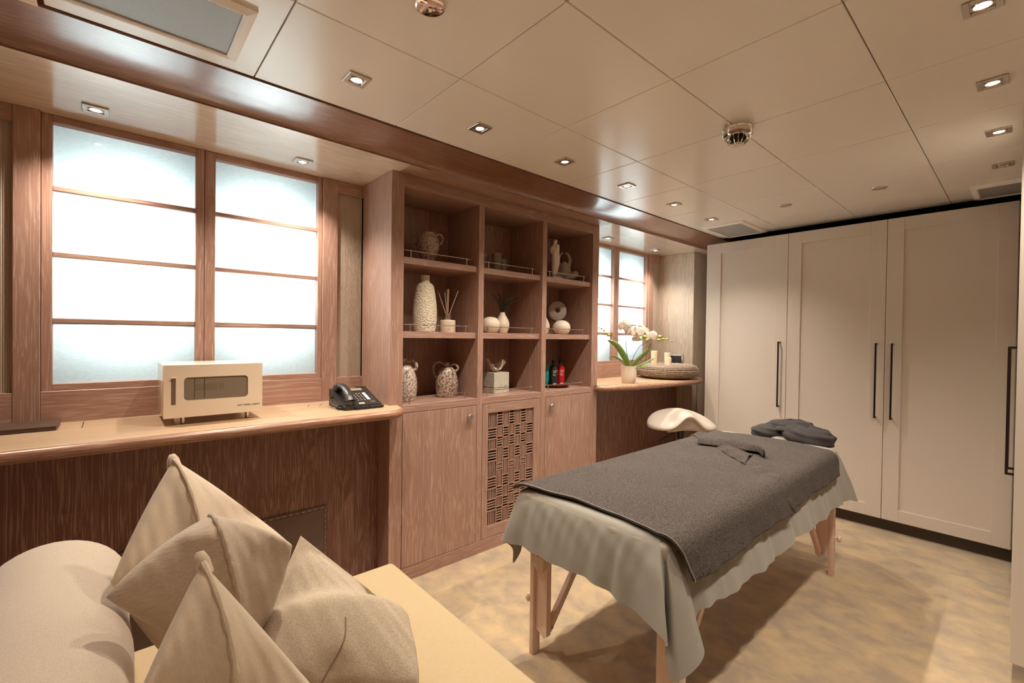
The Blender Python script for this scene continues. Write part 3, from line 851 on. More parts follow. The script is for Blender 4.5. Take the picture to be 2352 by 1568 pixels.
# --- the sheet: smooth top, skirt hanging from the table edge in folds
SZ = .6850
def sheet_cols():
    """(edge x, edge y, outward x, outward y, hem x, hem y, hem z) around the table"""
    C = []
    # window side, far to near
    for k in range(26):
        x = 2.90 - k * .064
        w = .012 * math.sin(k * 1.7) + .006 * math.sin(k * 3.9)
        C.append((x, TY1, 0, 1, x, 1.350 + w, .465 + .006 * math.sin(k * 2.3)))
    # near window-side corner with its little tail
    C += [(1.235, 1.308, 0, 1, 1.250, 1.352, .455), (1.215, 1.305, -.2, .98, 1.225, 1.318, .425), (1.205, 1.300, -.4, .9, 1.196, 1.336, .372),
          (1.198, 1.295, -.7, .7, 1.205, 1.350, .425), (1.193, 1.285, -.9, .4, 1.164, 1.370, .462)]
    # near end
    for y, z, w in ((1.31, .470, .004), (1.255, .480, -.004), (1.20, .478, .003), (1.15, .478, -.001), (1.10, .478, .006), (1.05, .482, .002), (1.0, .486, .007),
                    (.95, .489, -.002), (.90, .488, .010), (.85, .482, -.004), (.81, .475, .008), (.765, .471, .002)):
        C.append((1.19, min(y, 1.27), -1, 0, 1.163 - w, y, z))
    # near camera-side corner: turned edge, dark pleat, hanging corner
    C += [(1.191, .725, -1, 0, 1.142, .700, .466), (1.194, .705, -.95, -.3, 1.100, .612, .470), (1.198, .694, -.8, -.6, 1.105, .622, .452), (1.204, .688, -.6, -.6, 1.165, .655, .415),
          (1.208, .684, -.7, -.7, 1.150, .640, .372), (1.214, .680, -.6, -.8, 1.120, .600, .366), (1.222, .676, -.4, -.9, 1.185, .580, .378), (1.236, .673, -.2, -1, 1.258, .588, .384),
          (1.255, .671, 0, -1, 1.288, .615, .405), (1.275, .670, 0, -1, 1.292, .632, .440), (1.30, .670, 0, -1, 1.312, .628, .472)]
    tab = [(1.30, .474), (1.468, .463), (1.63, .455), (1.85, .447), (2.14, .457), (2.45, .440), (2.68, .446), (2.86, .435), (3.0, .41)]
    k = 0; x = 1.345
    while x < 2.88:
        w = .006 * math.sin(k * 1.15 + .4) + .0035 * math.sin(k * 2.7)
        C.append((x, TY0, 0, -1, x + .01 * math.sin(k * 1.3), .612 + w, lerp(tab, x) + .002 * math.sin(k * 1.9)))
        x += .046; k += 1
    C += [(2.92, .671, .1, -1, 2.925, .600, .436), (2.955, .674, .4, -.9, 3.00, .590, .418), (2.972, .684, .7, -.7, 3.062, .598, .398), (2.985, .705, .95, -.3, 3.060, .640, .400), (2.99, .74, 1, 0, 3.040, .70, .43)]
    for k in range(9):
        y = .80 + k * .055
        C.append((2.99, y, 1, 0, 3.030 + .010 * math.sin(k * 2.4), y, .45))
    C += [(2.985, 1.28, .9, .4, 3.03, 1.30, .44), (2.975, 1.30, .6, .8, 3.02, 1.36, .42), (2.945, 1.31, .2, 1, 2.96, 1.36, .45)]
    return C
def lerp(tab, t):
    for (a, va), (b, vb) in zip(tab, tab[1:]):
        if t <= b: return va + (vb - va) * (t - a) / (b - a)
    return tab[-1][1]
def closed_spline(pts, n):
    A = np.array(pts, float); N_ = len(A); out = []
    for i in range(N_):
        p0, p1, p2, p3 = A[i - 1], A[i], A[(i + 1) % N_], A[(i + 2) % N_]
        for k in range(n):
            t = k / n
            out.append(.5 * (2 * p1 + (p2 - p0) * t + (2 * p0 - 5 * p1 + 4 * p2 - p3) * t * t + (3 * p1 - p0 - 3 * p2 + p3) * t ** 3))
    return out
cols_ = closed_spline(sheet_cols(), 4)
rows = []
NS = 26
for c in cols_:
    ex, ey, nx, ny, hx, hy, hz = c
    l = math.hypot(nx, ny); nx /= l; ny /= l
    col = []
    # top: from the middle of the table outwards
    cx = min(max(ex, 1.55), 2.65); cy = .99
    ix, iy = ex - nx * .030, ey - ny * .030
    for k in range(6):
        s = k / 6
        X_, Y_ = cx + (ix - cx) * s, cy + (iy - cy) * s
        col.append(Vector((X_, Y_, SZ + .0008 * math.sin(X_ * 40 + Y_ * 23) * s)))
    P0 = Vector((ix, iy, SZ)); P1 = Vector((ex + nx * .004, ey + ny * .004, SZ + .001))
    hd = Vector((hx - ex, hy - ey, 0))
    P2 = Vector((ex, ey, .625)) + Vector((nx, ny, 0)) * .006 + hd * (.10 if abs(ex - 2.09) < .86 and ny < -.9 else .35); P3 = Vector((hx, hy, hz))
    for k in range(NS + 1):
        s = k / NS
        p = P0 * (1 - s) ** 3 + P1 * 3 * s * (1 - s) ** 2 + P2 * 3 * s * s * (1 - s) + P3 * s ** 3
        q = ex * 1.3 + ey * 1.7
        am = .0020 * max(0, math.sin(PI * min(1, max(0, s - .25) * 1.35)))
        p += Vector((nx, ny, .3)) * am * (math.sin(q * 47 + s * 4) + .8 * math.sin(q * 83 - s * 7 + 2) + .7 * math.sin(q * 29 + s * 15))
        col.append(p)
    rows.append([tuple(p) for p in col])
sh = single('bed_sheet', MB().grid(rows, cu=True), M['sheet'], 'sage grey cotton sheet draped over the massage table, hanging in folds', 'sheet', (2.09, .99, .69), ang=180)
md = sh.modifiers.new('thickness', 'SOLIDIFY'); md.thickness = .0014; md.offset = 0
md = sh.modifiers.new('smooth', 'SUBSURF'); md.levels = 1; md.render_levels = 1
A_ = np.array(rows)
n_ = np.cross(np.roll(A_, -1, 0) - np.roll(A_, 1, 0), np.gradient(A_, axis=1)); n_ /= np.linalg.norm(n_, axis=2, keepdims=True) + 1e-9
if (n_[:, 20] * (A_[:, 20] - np.array([2.09, .99, .5])))[:, :2].sum() < 0: n_ = -n_
o_ = A_ + n_ * .0011; i_ = A_ - n_ * .0012; m_ = A_.shape[1] - 1
hm = part('hem', MB().grid([[tuple(o_[i, m_ - 2]), tuple(o_[i, m_ - 1]), tuple(o_[i, m_])] for i in range(len(rows))], cu=True), M['sheet'], sh, ang=180)

# --- towels: laid over the table, rolling down over the camera-side edge
TZ = .6885
YE, RR = 0.694, 0.045          # where the edge starts to roll, roll radius
YE2 = 1.275
def drape(x, t, h=0.0):
    """t: distance across the table measured along the cloth, larger = towards the windows"""
    wob = .004 * math.sin(x * 7.1 + t * 3) + .003 * math.sin(x * 17 + t * 9 + 1) + .0018 * math.sin(x * 31 - t * 23)
    if t >= YE:
        if t <= YE2: return Vector((x, t, TZ + h + wob * .7))
        a = min((t - YE2) / RR, PI / 2)
        rest = max(0, (t - YE2) - RR * PI / 2)
        return Vector((x, YE2 + (RR + h) * math.sin(a), TZ - RR + (RR + h) * math.cos(a) - rest))
    a = min((YE - t) / RR, PI * .47)
    rest = max(0, (YE - t) - RR * PI * .47)
    fold = .012 * math.sin(x * 11 + 1) + .006 * math.sin(x * 27) + .004 * math.sin(x * 53 + 2)
    k = min(1, rest / .12)
    return Vector((x, YE - (RR + h) * math.sin(a) - rest * .26 + fold * k * .8 - .004, TZ - RR + (RR + h) * math.cos(a) - rest * .99 + wob * .4))
def towel(name, edge_near, edge_far, t0, t1, h, label, nu=90, nv=70, thick=.007, mat='towel', group=None):
    """edge_near/far: x as function of t"""
    P = []
    for i in range(nu + 1):
        row = []
        for j in range(nv + 1):
            t = t0 + (t1 - t0) * j / nv
            xa, xb = edge_near(t), edge_far(t)
            x = xa + (xb - xa) * i / nu
            p = drape(x, t, h)
            row.append(tuple(p))
        P.append(row)
    mb = MB().grid(P)
    o = single(name, mb, M[mat], label, 'towel', (P[nu // 2][nv // 2]), group=group, ang=180, recalc=False)
    if o.data.polygons[len(o.data.polygons) // 2].normal.z < 0: o.data.flip_normals()
    m = o.modifiers.new('thickness', 'SOLIDIFY'); m.thickness = thick; m.offset = 1
    m = o.modifiers.new('soft', 'SUBSURF'); m.levels = 1; m.render_levels = 1
    tx = bpy.data.textures.new('terry', 'CLOUDS'); tx.noise_scale = .006
    return o, P
def cubic(tab, t):
    # smooth interpolation of a table
    if t <= tab[0][0]: return tab[0][1]
    for (a, va), (b, vb) in zip(tab, tab[1:]):
        if t <= b:
            s = (t - a) / (b - a); s = s * s * (3 - 2 * s) * .35 + s * .65
            return va + (vb - va) * s
    return tab[-1][1]
TB = .585   # lower end of unrolled cloth is t = TB
near1 = [(.56, 1.250), (.60, 1.232), (.66, 1.205), (.71, 1.200), (.76, 1.214), (.86, 1.232), (1.04, 1.230), (1.20, 1.200), (1.30, 1.178), (1.40, 1.17)]
far1 = [(.53, 2.055), (.60, 2.035), (.66, 2.045), (.76, 2.10), (.857, 2.17), (.93, 2.25), (1.06, 2.37), (1.18, 2.49), (1.37, 2.67)]
t1o, TP = towel('towel', lambda t: cubic(near1, t), lambda t: cubic(far1, t), .555, 1.318, .010,
      'large taupe bath towel spread over the near half of the massage table', nu=110, nv=84)
far2 = [(.55, 2.80), (.62, 2.845), (.70, 2.865), (.80, 2.895), (.97, 2.93), (1.10, 2.925), (1.26, 2.89), (1.36, 2.86)]
t2o, TP2 = towel('towel', lambda t: cubic(far1, t) - .12, lambda t: cubic(far2, t), .562, 1.322, .0040,
      'second taupe towel over the head end, tucked beneath the large towel', nu=80, nv=70)
# woven borders
def border(P, rows, parent, mat='towel_hem', up=.0085):
    A = np.array(P)
    n = np.cross(np.gradient(A, axis=0), np.gradient(A, axis=1)); n /= np.linalg.norm(n, axis=2, keepdims=True) + 1e-9
    if n[A.shape[0] // 2, A.shape[1] // 2, 2] < 0: n = -n
    B = A + n * up
    return part('border', MB().grid([[tuple(B[i, j]) for j in range(B.shape[1])] for i in rows]), M[mat], parent, ang=180)
border(TP, (0, 1), t1o)
# folded-over corner of the large towel: flap lying on top, lifted along its rim
def flap(rim, inner, parent, h0=.020, h1=.030, n=26, name='folded_flap'):
    R = smooth([(a, b, 0) for a, b in rim], 8); I = smooth([(a, b, 0) for a, b in inner], 8)
    m = max(len(R), len(I)); rs = lambda L: [L[int(round(k * (len(L) - 1) / (m - 1)))] for k in range(m)]
    R, I = rs(R), rs(I); P = []
    for r, i_ in zip(R, I):
        row = []
        for k in range(n + 1):
            s = k / n; q = r.lerp(i_, s)
            hh = h1 * math.sin(PI * min(1, s * 1.15 + .08)) * .55 + h0 * (.55 + .45 * math.sin(PI * s))
            if s > .9: hh *= (1 - s) / .1 * .8 + .2
            hh += .0025 * math.sin(q.x * 60 + q.y * 31)
            row.append(tuple(drape(q.x, q.y, hh)))
        P.append(row)
    o = part(name, MB().grid(P), M['towel'], parent, ang=180)
    md = o.modifiers.new('thickness', 'SOLIDIFY'); md.thickness = .0065; md.offset = 0
    md = o.modifiers.new('soft', 'SUBSURF'); md.levels = 1; md.render_levels = 1
    return o
# long roll from the window side, then the pointed flap, then the strip that runs down the camera side
fl = flap([(2.66, 1.372), (2.56, 1.26), (2.465, 1.17), (2.39, 1.085), (2.31, .985), (2.235, .90), (2.18, .845)],
          [(2.76, 1.36), (2.70, 1.27), (2.63, 1.20), (2.56, 1.12), (2.50, 1.04), (2.46, .96), (2.43, .90)], t1o, .014, .030)
fl2 = flap([(2.335, 1.150), (2.365, 1.10), (2.385, 1.05), (2.40, .99), (2.405, .93), (2.425, .885), (2.375, .838)],
           [(2.47, 1.205), (2.53, 1.16), (2.54, 1.09), (2.53, 1.01), (2.505, .94), (2.47, .89), (2.40, .838)], t1o, .034, .034)
fl3 = flap([(2.20, .855), (2.13, .80), (2.085, .745), (2.055, .70), (2.035, .655), (2.030, .61), (2.045, .565)],
           [(2.42, .87), (2.34, .80), (2.25, .735), (2.165, .67), (2.11, .625), (2.085, .60), (2.065, .56)], t1o, .012, .018)
rp_ = MB().tube([tuple(drape(q.x, q.y, .016)) for q in smooth([(2.66, 1.365, 0), (2.57, 1.27, 0), (2.48, 1.18, 0), (2.42, 1.12, 0)], 6)], [.012] * 19, 12)
part('rolled_edge', rp_, M['towel'], t1o)

# dark towel over the face cradle
def cradle_towel():
    """thick towel folded over the horseshoe cushion: two soft humps meeting at the middle"""
    t = thing('towel', 'dark charcoal towel bundled over the face cradle at the head of the table', 'towel', (3.13, .94, .62))
    rnd = random.Random(5)
    def lump(cx, cy, cz, rx, ry, rz, rot, seed, name, pinch=0.0, top=0.0):
        P = []; n1, n2 = 44, 30
        for i in range(n1):
            a = 2 * PI * i / n1; row = []
            for j in range(n2 + 1):
                ph = -PI / 2 + PI * j / n2
                ca, sa = math.cos(a), math.sin(a)
                r = 1 + .05 * math.sin(3 * a + seed) + .035 * math.sin(7 * a + 4 * ph + seed) + .03 * math.sin(5 * ph * 2 + 2 * a + seed)
                cp = math.copysign(abs(math.cos(ph)) ** .75, math.cos(ph)); sp = math.copysign(abs(math.sin(ph)) ** .8, math.sin(ph))
                x = rx * r * cp * ca; y = ry * r * cp * sa; z = rz * r * sp
                z *= 1 - pinch * (y / ry) * .8
                xr = x * math.cos(rot) - y * math.sin(rot); yr = x * math.sin(rot) + y * math.cos(rot)
                row.append((cx + xr, cy + yr, cz + z))
            P.append(row)
        return part(name, MB().grid(P, cu=True), M['towel_dark'], t, ang=180)
    lump(3.13, 1.055, .693, .115, .115, .052, .25, 1.0, 'left_fold', .25)
    lump(3.10, .845, .700, .125, .140, .062, -.15, 2.2, 'right_fold', -.12)
    lump(3.17, .955, .728, .105, .135, .052, .5, 3.1, 'top_fold', .1)
    # overlapping flap with an edge rolling over the front
    P = []
    for i in range(30):
        s = i / 29; row = []
        for j in range(14):
            u = j / 13
            y = 1.01 - .27 * s - .02 * u
            x = 3.01 + .13 * u + .03 * math.sin(3 * s)
            z = .715 + .060 * math.sin(PI * (.25 + .6 * s)) * (.25 + .75 * u ** .6) - .055 * s ** 3 + .004 * math.sin(14 * s + 3 * u)
            row.append((x, y, z))
        P.append(row)
    o = part('flap', MB().grid(P), M['towel_dark'], t, ang=180)
    md = o.modifiers.new('thickness', 'SOLIDIFY'); md.thickness = .010
    md = o.modifiers.new('soft', 'SUBSURF'); md.levels = 1; md.render_levels = 1
cradle_towel()

# ================================================================ SADDLE STOOL
e_r = Vector((math.sin(yaw), -math.cos(yaw), 0))      # stool seat spreads roughly across the line of sight
e_f = Vector((math.cos(yaw), math.sin(yaw), 0))
SX, SY = 3.32, 1.765
st = thing('saddle_stool', 'cream saddle-shaped stool seat on a chrome post in front of the far worktop', 'stool', (SX, SY, 0))
def saddle(u, v, low):
    """u across -1..1, v along the sight line -1..1"""
    w = .262 * (1 - .10 * v * v)
    x = u * w
    lift = .098 * math.exp(-(u / .40) ** 2) * (1.0 - .10 * v) + .020 * (abs(u) ** 3)
    z = .622 + lift - .022 * v
    if low:
        z -= .010 + .055 * (1 - u * u) ** .5 * (1 - v * v) ** .5 * (.75 + .5 * abs(u))
    return x, z
def top_z(u, v):
    t = ((v + 1) / 2) ** .9
    zf = .622 + .100 * math.exp(-(abs(u) / .34) ** 2.2)
    zb = .628 + .092 * max(0, 1 - abs(u) ** 2.6) ** .8
    return zf * (1 - t) + zb * t
P = []
nu = 56; nv = 44
for i in range(nv):
    a = 2 * PI * i / nv; row = []
    for j in range(nu + 1):
        u = -math.cos(PI * j / nu)
        rim = math.sqrt(max(0, 1 - abs(u) ** 2.6))
        c_, s_ = math.cos(a), math.sin(a)
        cc = math.copysign(abs(c_) ** .8, c_)
        th = .034 * rim ** .6
        z = top_z(u, cc) - .030 + th * math.copysign(abs(s_) ** .75, s_)
        p = Vector((SX, SY, 0)) + e_r * (u * .262) + e_f * (.175 * rim * cc)
        row.append((p.x, p.y, z))
    P.append(row)
part('seat', MB().grid(P, cu=True), M['stool'], st, ang=180)
# skirt panel in the arch under the pommel
P = []
for i in range(25):
    u = -.62 + 1.24 * i / 24; row = []
    for j in range(6):
        s = j / 5
        top = .590 + .100 * math.exp(-(abs(u) / .34) ** 2.2)
        bot = .592
        z = bot + (top - bot) * s
        p = Vector((SX, SY, 0)) + e_r * (u * .258 * (.8 + .2 * s)) - e_f * (.120 + .02 * s)
        row.append((p.x, p.y, z))
    P.append(row)
sk = part('seat_skirt', MB().grid(P), M['stool'], st, ang=180)
md = sk.modifiers.new('thickness', 'SOLIDIFY'); md.thickness = .02; md.offset = -1
P = [Vector((SX, SY, 0)) + e_r * (u * .258) - e_f * (.172 * math.sqrt(max(0, 1 - abs(u) ** 2.6)) + .002) + Vector((0, 0, .596 + .100 * math.exp(-(abs(u) / .34) ** 2.2))) for u in [-.8 + 1.6 * k / 30 for k in range(31)]]
part('piping', MB().tube(P, .0028, 8), M['stool'], st)
part('seat_plate', MB().box(SX - .09, SX + .09, SY - .09, SY + .09, .585, .602, .004), M['black_plastic'], st)
mb = MB(); mb.cyl((SX, SY, .50), (SX, SY, .585), .028, .034)
part('tilt_block', mb, M['black_plastic'], st)
part('gas_lift', MB().cyl((SX, SY, .30), (SX, SY, .51), .0135), M['steel'], st)
part('post', MB().cyl((SX, SY, .09), (SX, SY, .32), .025), M['steel'], st)
P = [Vector((SX, SY, .575)) - e_r * d - e_f * .05 + Vector((0, 0, dz)) for d, dz in ((.03, 0), (.07, -.02), (.10, -.045), (.135, -.062), (.165, -.075), (.185, -.09))]
part('lever', MB().tube(P, [.005, .005, .006, .011, .008, .010], 10), M['black_plastic'], st)
for k in range(5):
    a = 2 * PI * k / 5 + .3; c, s = math.cos(a), math.sin(a)
    f_ = MB().tube([(SX, SY, .10), (SX + .12 * c, SY + .12 * s, .085), (SX + .25 * c, SY + .25 * s, .062)], [.020, .016, .012], 10)
    ft = part('foot', f_, M['steel'], st)
    w = MB().cyl((SX + .25 * c - .012 * s, SY + .25 * s + .012 * c, .025), (SX + .25 * c + .012 * s, SY + .25 * s - .012 * c, .025), .025)
    part('caster', w, M['black_plastic'], ft)

# ================================================================ SOFA
so = thing('sofa', 'cream sofa with a rounded roll back, seen from above at the lower left', 'sofa', (.32, .6, 0))
mb = MB(); mb.box(-.22, .800, -.50, 1.58, .22, .418, .022, 3)
part('seat_cushion', mb, M['sofa_seat'], so)
part('base', MB().box(-.24, .765, -.48, 1.565, .035, .219, .006), M['sofa_seat'], so)
for x, y in ((-.18, -.42), (.70, -.42), (-.18, 1.50), (.70, 1.50)):
    part('leg', MB().cyl((x, y, 0), (x, y, .036), .02), M['kick'], so)
# roll back: a long padded form with a round top and softened end
P = []; n = 40
ys_ = [-.50, -.495, -.47, -.40] + [-.3 + 1.75 * k / 30 for k in range(31)] + [1.52, 1.56, 1.585, 1.60, 1.606]
def backw(y):
    e = min(1, max(0, (1.606 - y)) / .035); e2 = min(1, max(0, y + .5) / .03)
    return math.sqrt(max(0, 1 - (1 - min(e, e2)) ** 2))
for y in ys_:
    k = backw(y); ring = []
    r = .142
    cx, cz = -.112, .612
    pr = [(r * math.cos(a), r * math.sin(a)) for a in [PI * q / 20 for q in range(21)]]
    pr = pr + [(-r, -.10), (-r, -.25), (-r, -.40), (-r * .5, -.42), (r * .5, -.42), (r, -.40), (r, -.25), (r, -.10)]
    for (a, b) in pr:
        w = .003 * math.sin(y * 17 + b * 9) * (b > -.1)
        kk = .80 + .20 * k
        ring.append((cx + a * kk + w, y, cz - .1 + (b + .1) * kk + w if True else 0))
    P.append(ring)
mb = MB().grid(P, cv=True)
mb.bm.verts.ensure_lookup_table()
nr = len(P[0])
mb.bm.faces.new([mb.bm.verts[i] for i in range(nr)]); mb.bm.faces.new([mb.bm.verts[(len(P) - 1) * nr + i] for i in range(nr)])
part('roll_back', mb, M['sofa_back'], so, ang=60)

# ---------------------------------------------------------------- cushions
def cushion(name, T, R, B, L, front, thick, mat, label, seam=True, ridge=0.0, n=44, pinch=.10, dents=(), bulge=None, hemtex=None, back=.55, seamw=.0055, ear=.0, group='scatter cushions on the sofa'):
    """T,R,B,L corners (top, right, bottom, left); front = outward direction of the visible side"""
    T, R, B, L = map(Vector, (T, R, B, L)); fr = Vector(front).normalized()
    c = (T + R + B + L) / 4
    def base(u, v):
        # u,v in 0..1 : T at (0,0), R at (1,0), B at (1,1), L at (0,1)
        p = T * (1 - u) * (1 - v) + R * u * (1 - v) + B * u * v + L * (1 - u) * v
        # pull the edge middles inward
        k = pinch * (4 * u * (1 - u) * (1 - 4 * v * (1 - v)) + 4 * v * (1 - v) * (1 - 4 * u * (1 - u)))
        return p.lerp(c, k * .5)
    def fat(u, v):
        a = max(0, 4 * u * (1 - u)); b = max(0, 4 * v * (1 - v))
        return (a * b) ** .42
    def wr(u, v):
        e = math.exp(-min(u, v) * 5) + math.exp(-min(1 - u, 1 - v) * 5)
        return (.0030 * math.sin(5 * u - 4 * v + 1) + .0022 * e * math.sin(26 * math.atan2(v + .02, u + .02)) + .0015 * e * math.sin(40 * (u - v)))
    def surf(u, v, side):
        p = base(u, v); f = fat(u, v)
        if side > 0:
            d = thick * f + wr(u, v) * f
            d += ridge * math.exp(-((u - v) / .13) ** 2) * f ** .5
            for (du, dv, rad, amt) in dents:
                d += amt * math.exp(-(((u - du) ** 2 + (v - dv) ** 2) / rad ** 2)) * min(1, f * 3)
            if bulge: d += bulge(u, v) * min(1, f * 2.5)
        else:
            d = -thick * back * f
        return p + fr * d
    mbm = MB()
    A = [[surf(i / n, j / n, 1) for j in range(n + 1)] for i in range(n + 1)]
    Bk = [[surf(i / n, j / n, -1) for j in range(n + 1)] for i in range(n + 1)]
    mbm.grid([[tuple(p) for p in r] for r in A]); mbm.grid([[tuple(p) for p in r] for r in Bk])
    bmesh.ops.remove_doubles(mbm.bm, verts=mbm.bm.verts, dist=1e-5)
    o = single(name, mbm, M[mat], label, 'cushion', tuple(c), group=group, ang=70)
    m = o.modifiers.new('soft', 'SUBSURF'); m.levels = 1; m.render_levels = 1
    if seam:
        pts = [surf(s, s, 1) + fr * .001 for s in [k / 40 for k in range(0, 38)]]
        part('seam', MB().tube(pts, [seamw * (1 + .25 * math.sin(k * 1.9)) for k in range(len(pts))], 8, flat=1.0), M[mat], o)
    if ear:
        q = T + (T - c).normalized() * ear
        part('corner_tip', MB().tube([T.lerp(c, .10), T, q], [.016, .0125, .006], 12), M[mat], o, ang=90)
    return o, surf

vdir = lambda p: (Vector((0, 0, 1.2768)) - Vector(p)).normalized()
# back cushion: tall corner against the wall panelling
cushion('cushion', (.112, 1.42, .955), (.362, 1.33, .705), (.108, 1.315, .485), (-.006, 1.25, .752), (.12, -.93, .30), .070, 'linen_a',
        'cream linen cushion with the tallest peak, at the back against the rolled sofa back', ridge=.020, pinch=-.10, ear=.012,
        dents=((.62, .06, .16, -.03), (.85, .22, .14, .02), (.35, .75, .15, .012)))
cushion('cushion', (.159, 1.18, .873), (.335, 1.20, .750), (.243, 1.241, .475), (-.012, 1.08, .800), (.14, -.90, .38), .060, 'chenille',
        'ribbed chenille cushion with piped ridge, between the tall back cushion and the nearest one', ridge=.016, pinch=-.24, ear=.0, seamw=.0055,
        dents=((.10, .30, .12, .012), (.75, .2, .15, -.015)))
cushion('cushion', (.113, .93, .885), (.345, .76, .53), (.066, 1.03, .475), (.018, .80, .755), (.06, -.95, .28), .060, 'linen_c',
        'oatmeal linen cushion nearest the camera, its peak at the bottom edge of the photo', ridge=.018, pinch=-.06, ear=.014, seamw=.0052,
        dents=((.5, .1, .15, -.012),))
def dbulge(u, v):
    s = (v - (.60 - .54 * u)) / .040
    return .060 / (1 + math.exp(-max(-20, min(20, s)))) - .025
_cd, _sf = cushion('cushion', (.401, 1.36, .704), (.552, 1.06, .566), (.500, .86, .462), (.205, 1.17, .478), (.25, -.55, .80), .055, 'boucle',
        'speckled beige wool cushion on the right of the group, beside the bare seat', seam=False, pinch=.0,
        bulge=dbulge, dents=((.80, .02, .10, -.018), (.45, .95, .10, -.018)))
pts_ = [_sf(.46 + .02 * math.sin(k * .3), .62 + .36 * k / 14, 1) + Vector((.25, -.55, .80)).normalized() * .0005 for k in range(15)]
part('seam', MB().tube(pts_, .0018, 6), plain('seam_thread', (.22, .16, .11), .9), _cd)

# ================================================================ ON THE NEAR WORKTOP
# heated towel cabinet
ht = thing('towel_cabinet', 'cream heated towel cabinet with a small rounded window, on the near worktop', 'towel cabinet', (.302, 2.27, ZK))
hx0, hx1, hy0, hy1, hz0, hz1 = .138, .468, 2.118, 2.40, .950, 1.150
part('body', MB().box(hx0 - .001, hx1 - .001, hy0 + .012, hy1, hz0 + .002, hz1, .003, 2), M['cab_cream'], ht)
wx0, wx1, wz0, wz1 = .200, .415, 1.014, 1.102
def rrect(x0, x1, z0, z1, r, n=8):
    out = []
    for cx, cz, a0 in ((x1 - r, z1 - r, 0), (x0 + r, z1 - r, 90), (x0 + r, z0 + r, 180), (x1 - r, z0 + r, 270)):
        for k in range(n + 1):
            a = math.radians(a0 + 90 * k / n); out.append((cx + r * math.cos(a), cz + r * math.sin(a)))
    return out
inner = rrect(wx0, wx1, wz0, wz1, .014)
mb = MB(); bm = mb.bm
def loop(pts, y):
    vs = [bm.verts.new((x, y, z)) for x, z in pts]
    return vs, [bm.edges.new((vs[k], vs[(k + 1) % len(vs)])) for k in range(len(vs))]
rect = [(hx0, hz0), (hx1, hz0), (hx1, hz1), (hx0, hz1)]
v1, e1 = loop(rect, hy0); v2, e2 = loop(inner, hy0)
bmesh.ops.triangle_fill(bm, use_beauty=True, use_dissolve=False, edges=e1 + e2)
v3 = [bm.verts.new((x, hy0 + .012, z)) for x, z in rect]; v4 = [bm.verts.new((x, hy0 + .006, z)) for x, z in inner]
for A, B in ((v1, v3), (v2, v4)):
    for k in range(len(A)): bm.faces.new((A[k], A[(k + 1) % len(A)], B[(k + 1) % len(A)], B[k]))
dr = part('door', mb, M['cab_cream'], ht)
M['smoked'] = plain('smoked_glass', (0.21, 0.165, 0.12), 0.12, spec=0.6)
part('door_window', MB().prism(inner, hy0 + .004, hy0 + .0065, 'y'), M['smoked'], dr)
mb = MB()
for xx in (.234, .266): mb.box(xx - .0005, xx + .0005, hy0 + .0030, hy0 + .0039, 1.018, 1.098)
part('window_line', mb, M['gap'], dr)
mb = MB()
for i in range(15):
    for j in range(4):
        x = .238 + i * .0062 + (.004 if i > 11 else 0); z = 1.052 + j * .0065
        mb.cyl((x, hy0 + .0034, z), (x, hy0 + .0039, z), .0013, seg=8)
part('window_perforation', mb, M['gap'], dr)
mb = MB(); mb.box(.161, .175, hy0 - .0007, hy0 + .001, 1.000, 1.101, .0003, 1)
hd = part('door_handle', mb, plain('grey_grip', (0.16, 0.11, 0.08), 0.4), dr)
part('handle_lip', MB().box(.160, .176, hy0 - .007, hy0, 1.101, 1.1035), M['white_metal'], hd)
Mx = Matrix.Translation((.3775, hy0 - .0004, .9782)) @ Matrix.Rotation(PI / 2, 4, 'X')
text_part('lettering', 'H' + 'OT TOWEL CABINET', .0082, M['ink'], dr, Mx, width=.082)
mb = MB(); mb.cyl((.450, 2.145, 1.150), (.450, 2.145, 1.1525), .018, seg=24); mb.box(.432, .455, 2.16, 2.18, 1.150, 1.153)
part('hinge', mb, M['white_metal'], ht)
for x, y in ((.185, 2.165), (.405, 2.165), (.185, 2.36), (.405, 2.36)):
    mb = MB(); mb.lathe([(0, 0), (.011, 0), (.0135, .032), (0, .032)], (x, y, ZK), 16)
    f_ = part('foot', mb, M['white_metal'], ht)
    if y < 2.2:
        sgn = 1 if x < .3 else -1
        mb = MB(); mb.box(x + .012, x + .020, y - .014, y + .014, ZK, .952); mb.box(x + .012, x + .040, y - .014, y + .014, ZK, ZK + .002)
        part('bracket', mb, M['steel'], f_)

# telephone
ph = thing('telephone', 'black corded desk telephone at the rounded end of the near worktop', 'telephone', (.80, 2.075, ZK + .0005), local=True)
def wedge(z0f, z1f, z0b, z1b, x0, x1, y0, y1):
    mb = MB(); v = [mb.bm.verts.new(p) for p in ((x0, y0, z0f), (x1, y0, z0f), (x1, y1, z0b), (x0, y1, z0b), (x0, y0, z1f), (x1, y0, z1f), (x1, y1, z1b), (x0, y1, z1b))]
    for f in ((0, 3, 2, 1), (4, 5, 6, 7), (0, 1, 5, 4), (1, 2, 6, 5), (2, 3, 7, 6), (3, 0, 4, 7)): mb.bm.faces.new([v[i] for i in f])
    bmesh.ops.bevel(mb.bm, geom=list(mb.bm.edges), offset=.0025, segments=2, affect='EDGES')
    return mb
part('base', wedge(0, .017, .0, .085, 0, .186, 0, .205), M['black_plastic'], ph)
sl = math.atan2(.085 - .017, .205)
FM = Matrix.Translation((0, 0, .0172)) @ Matrix.Rotation(sl, 4, 'X')       # local frame on the sloping face
Lf = .205 / math.cos(sl)
kb = part('faceplate', MB().box(.068, .184, .003, Lf - .002, -.001, .0022, .001, 1, M=FM), M['black_plastic'], ph)
part('display', MB().box(.088, .150, .165, .190, .002, .0034, M=FM), M['lcd'], kb)
text_part('lettering', 'Panasonic', .0085, M['print'], kb, FM @ Matrix.Translation((.094, .198, .003)))
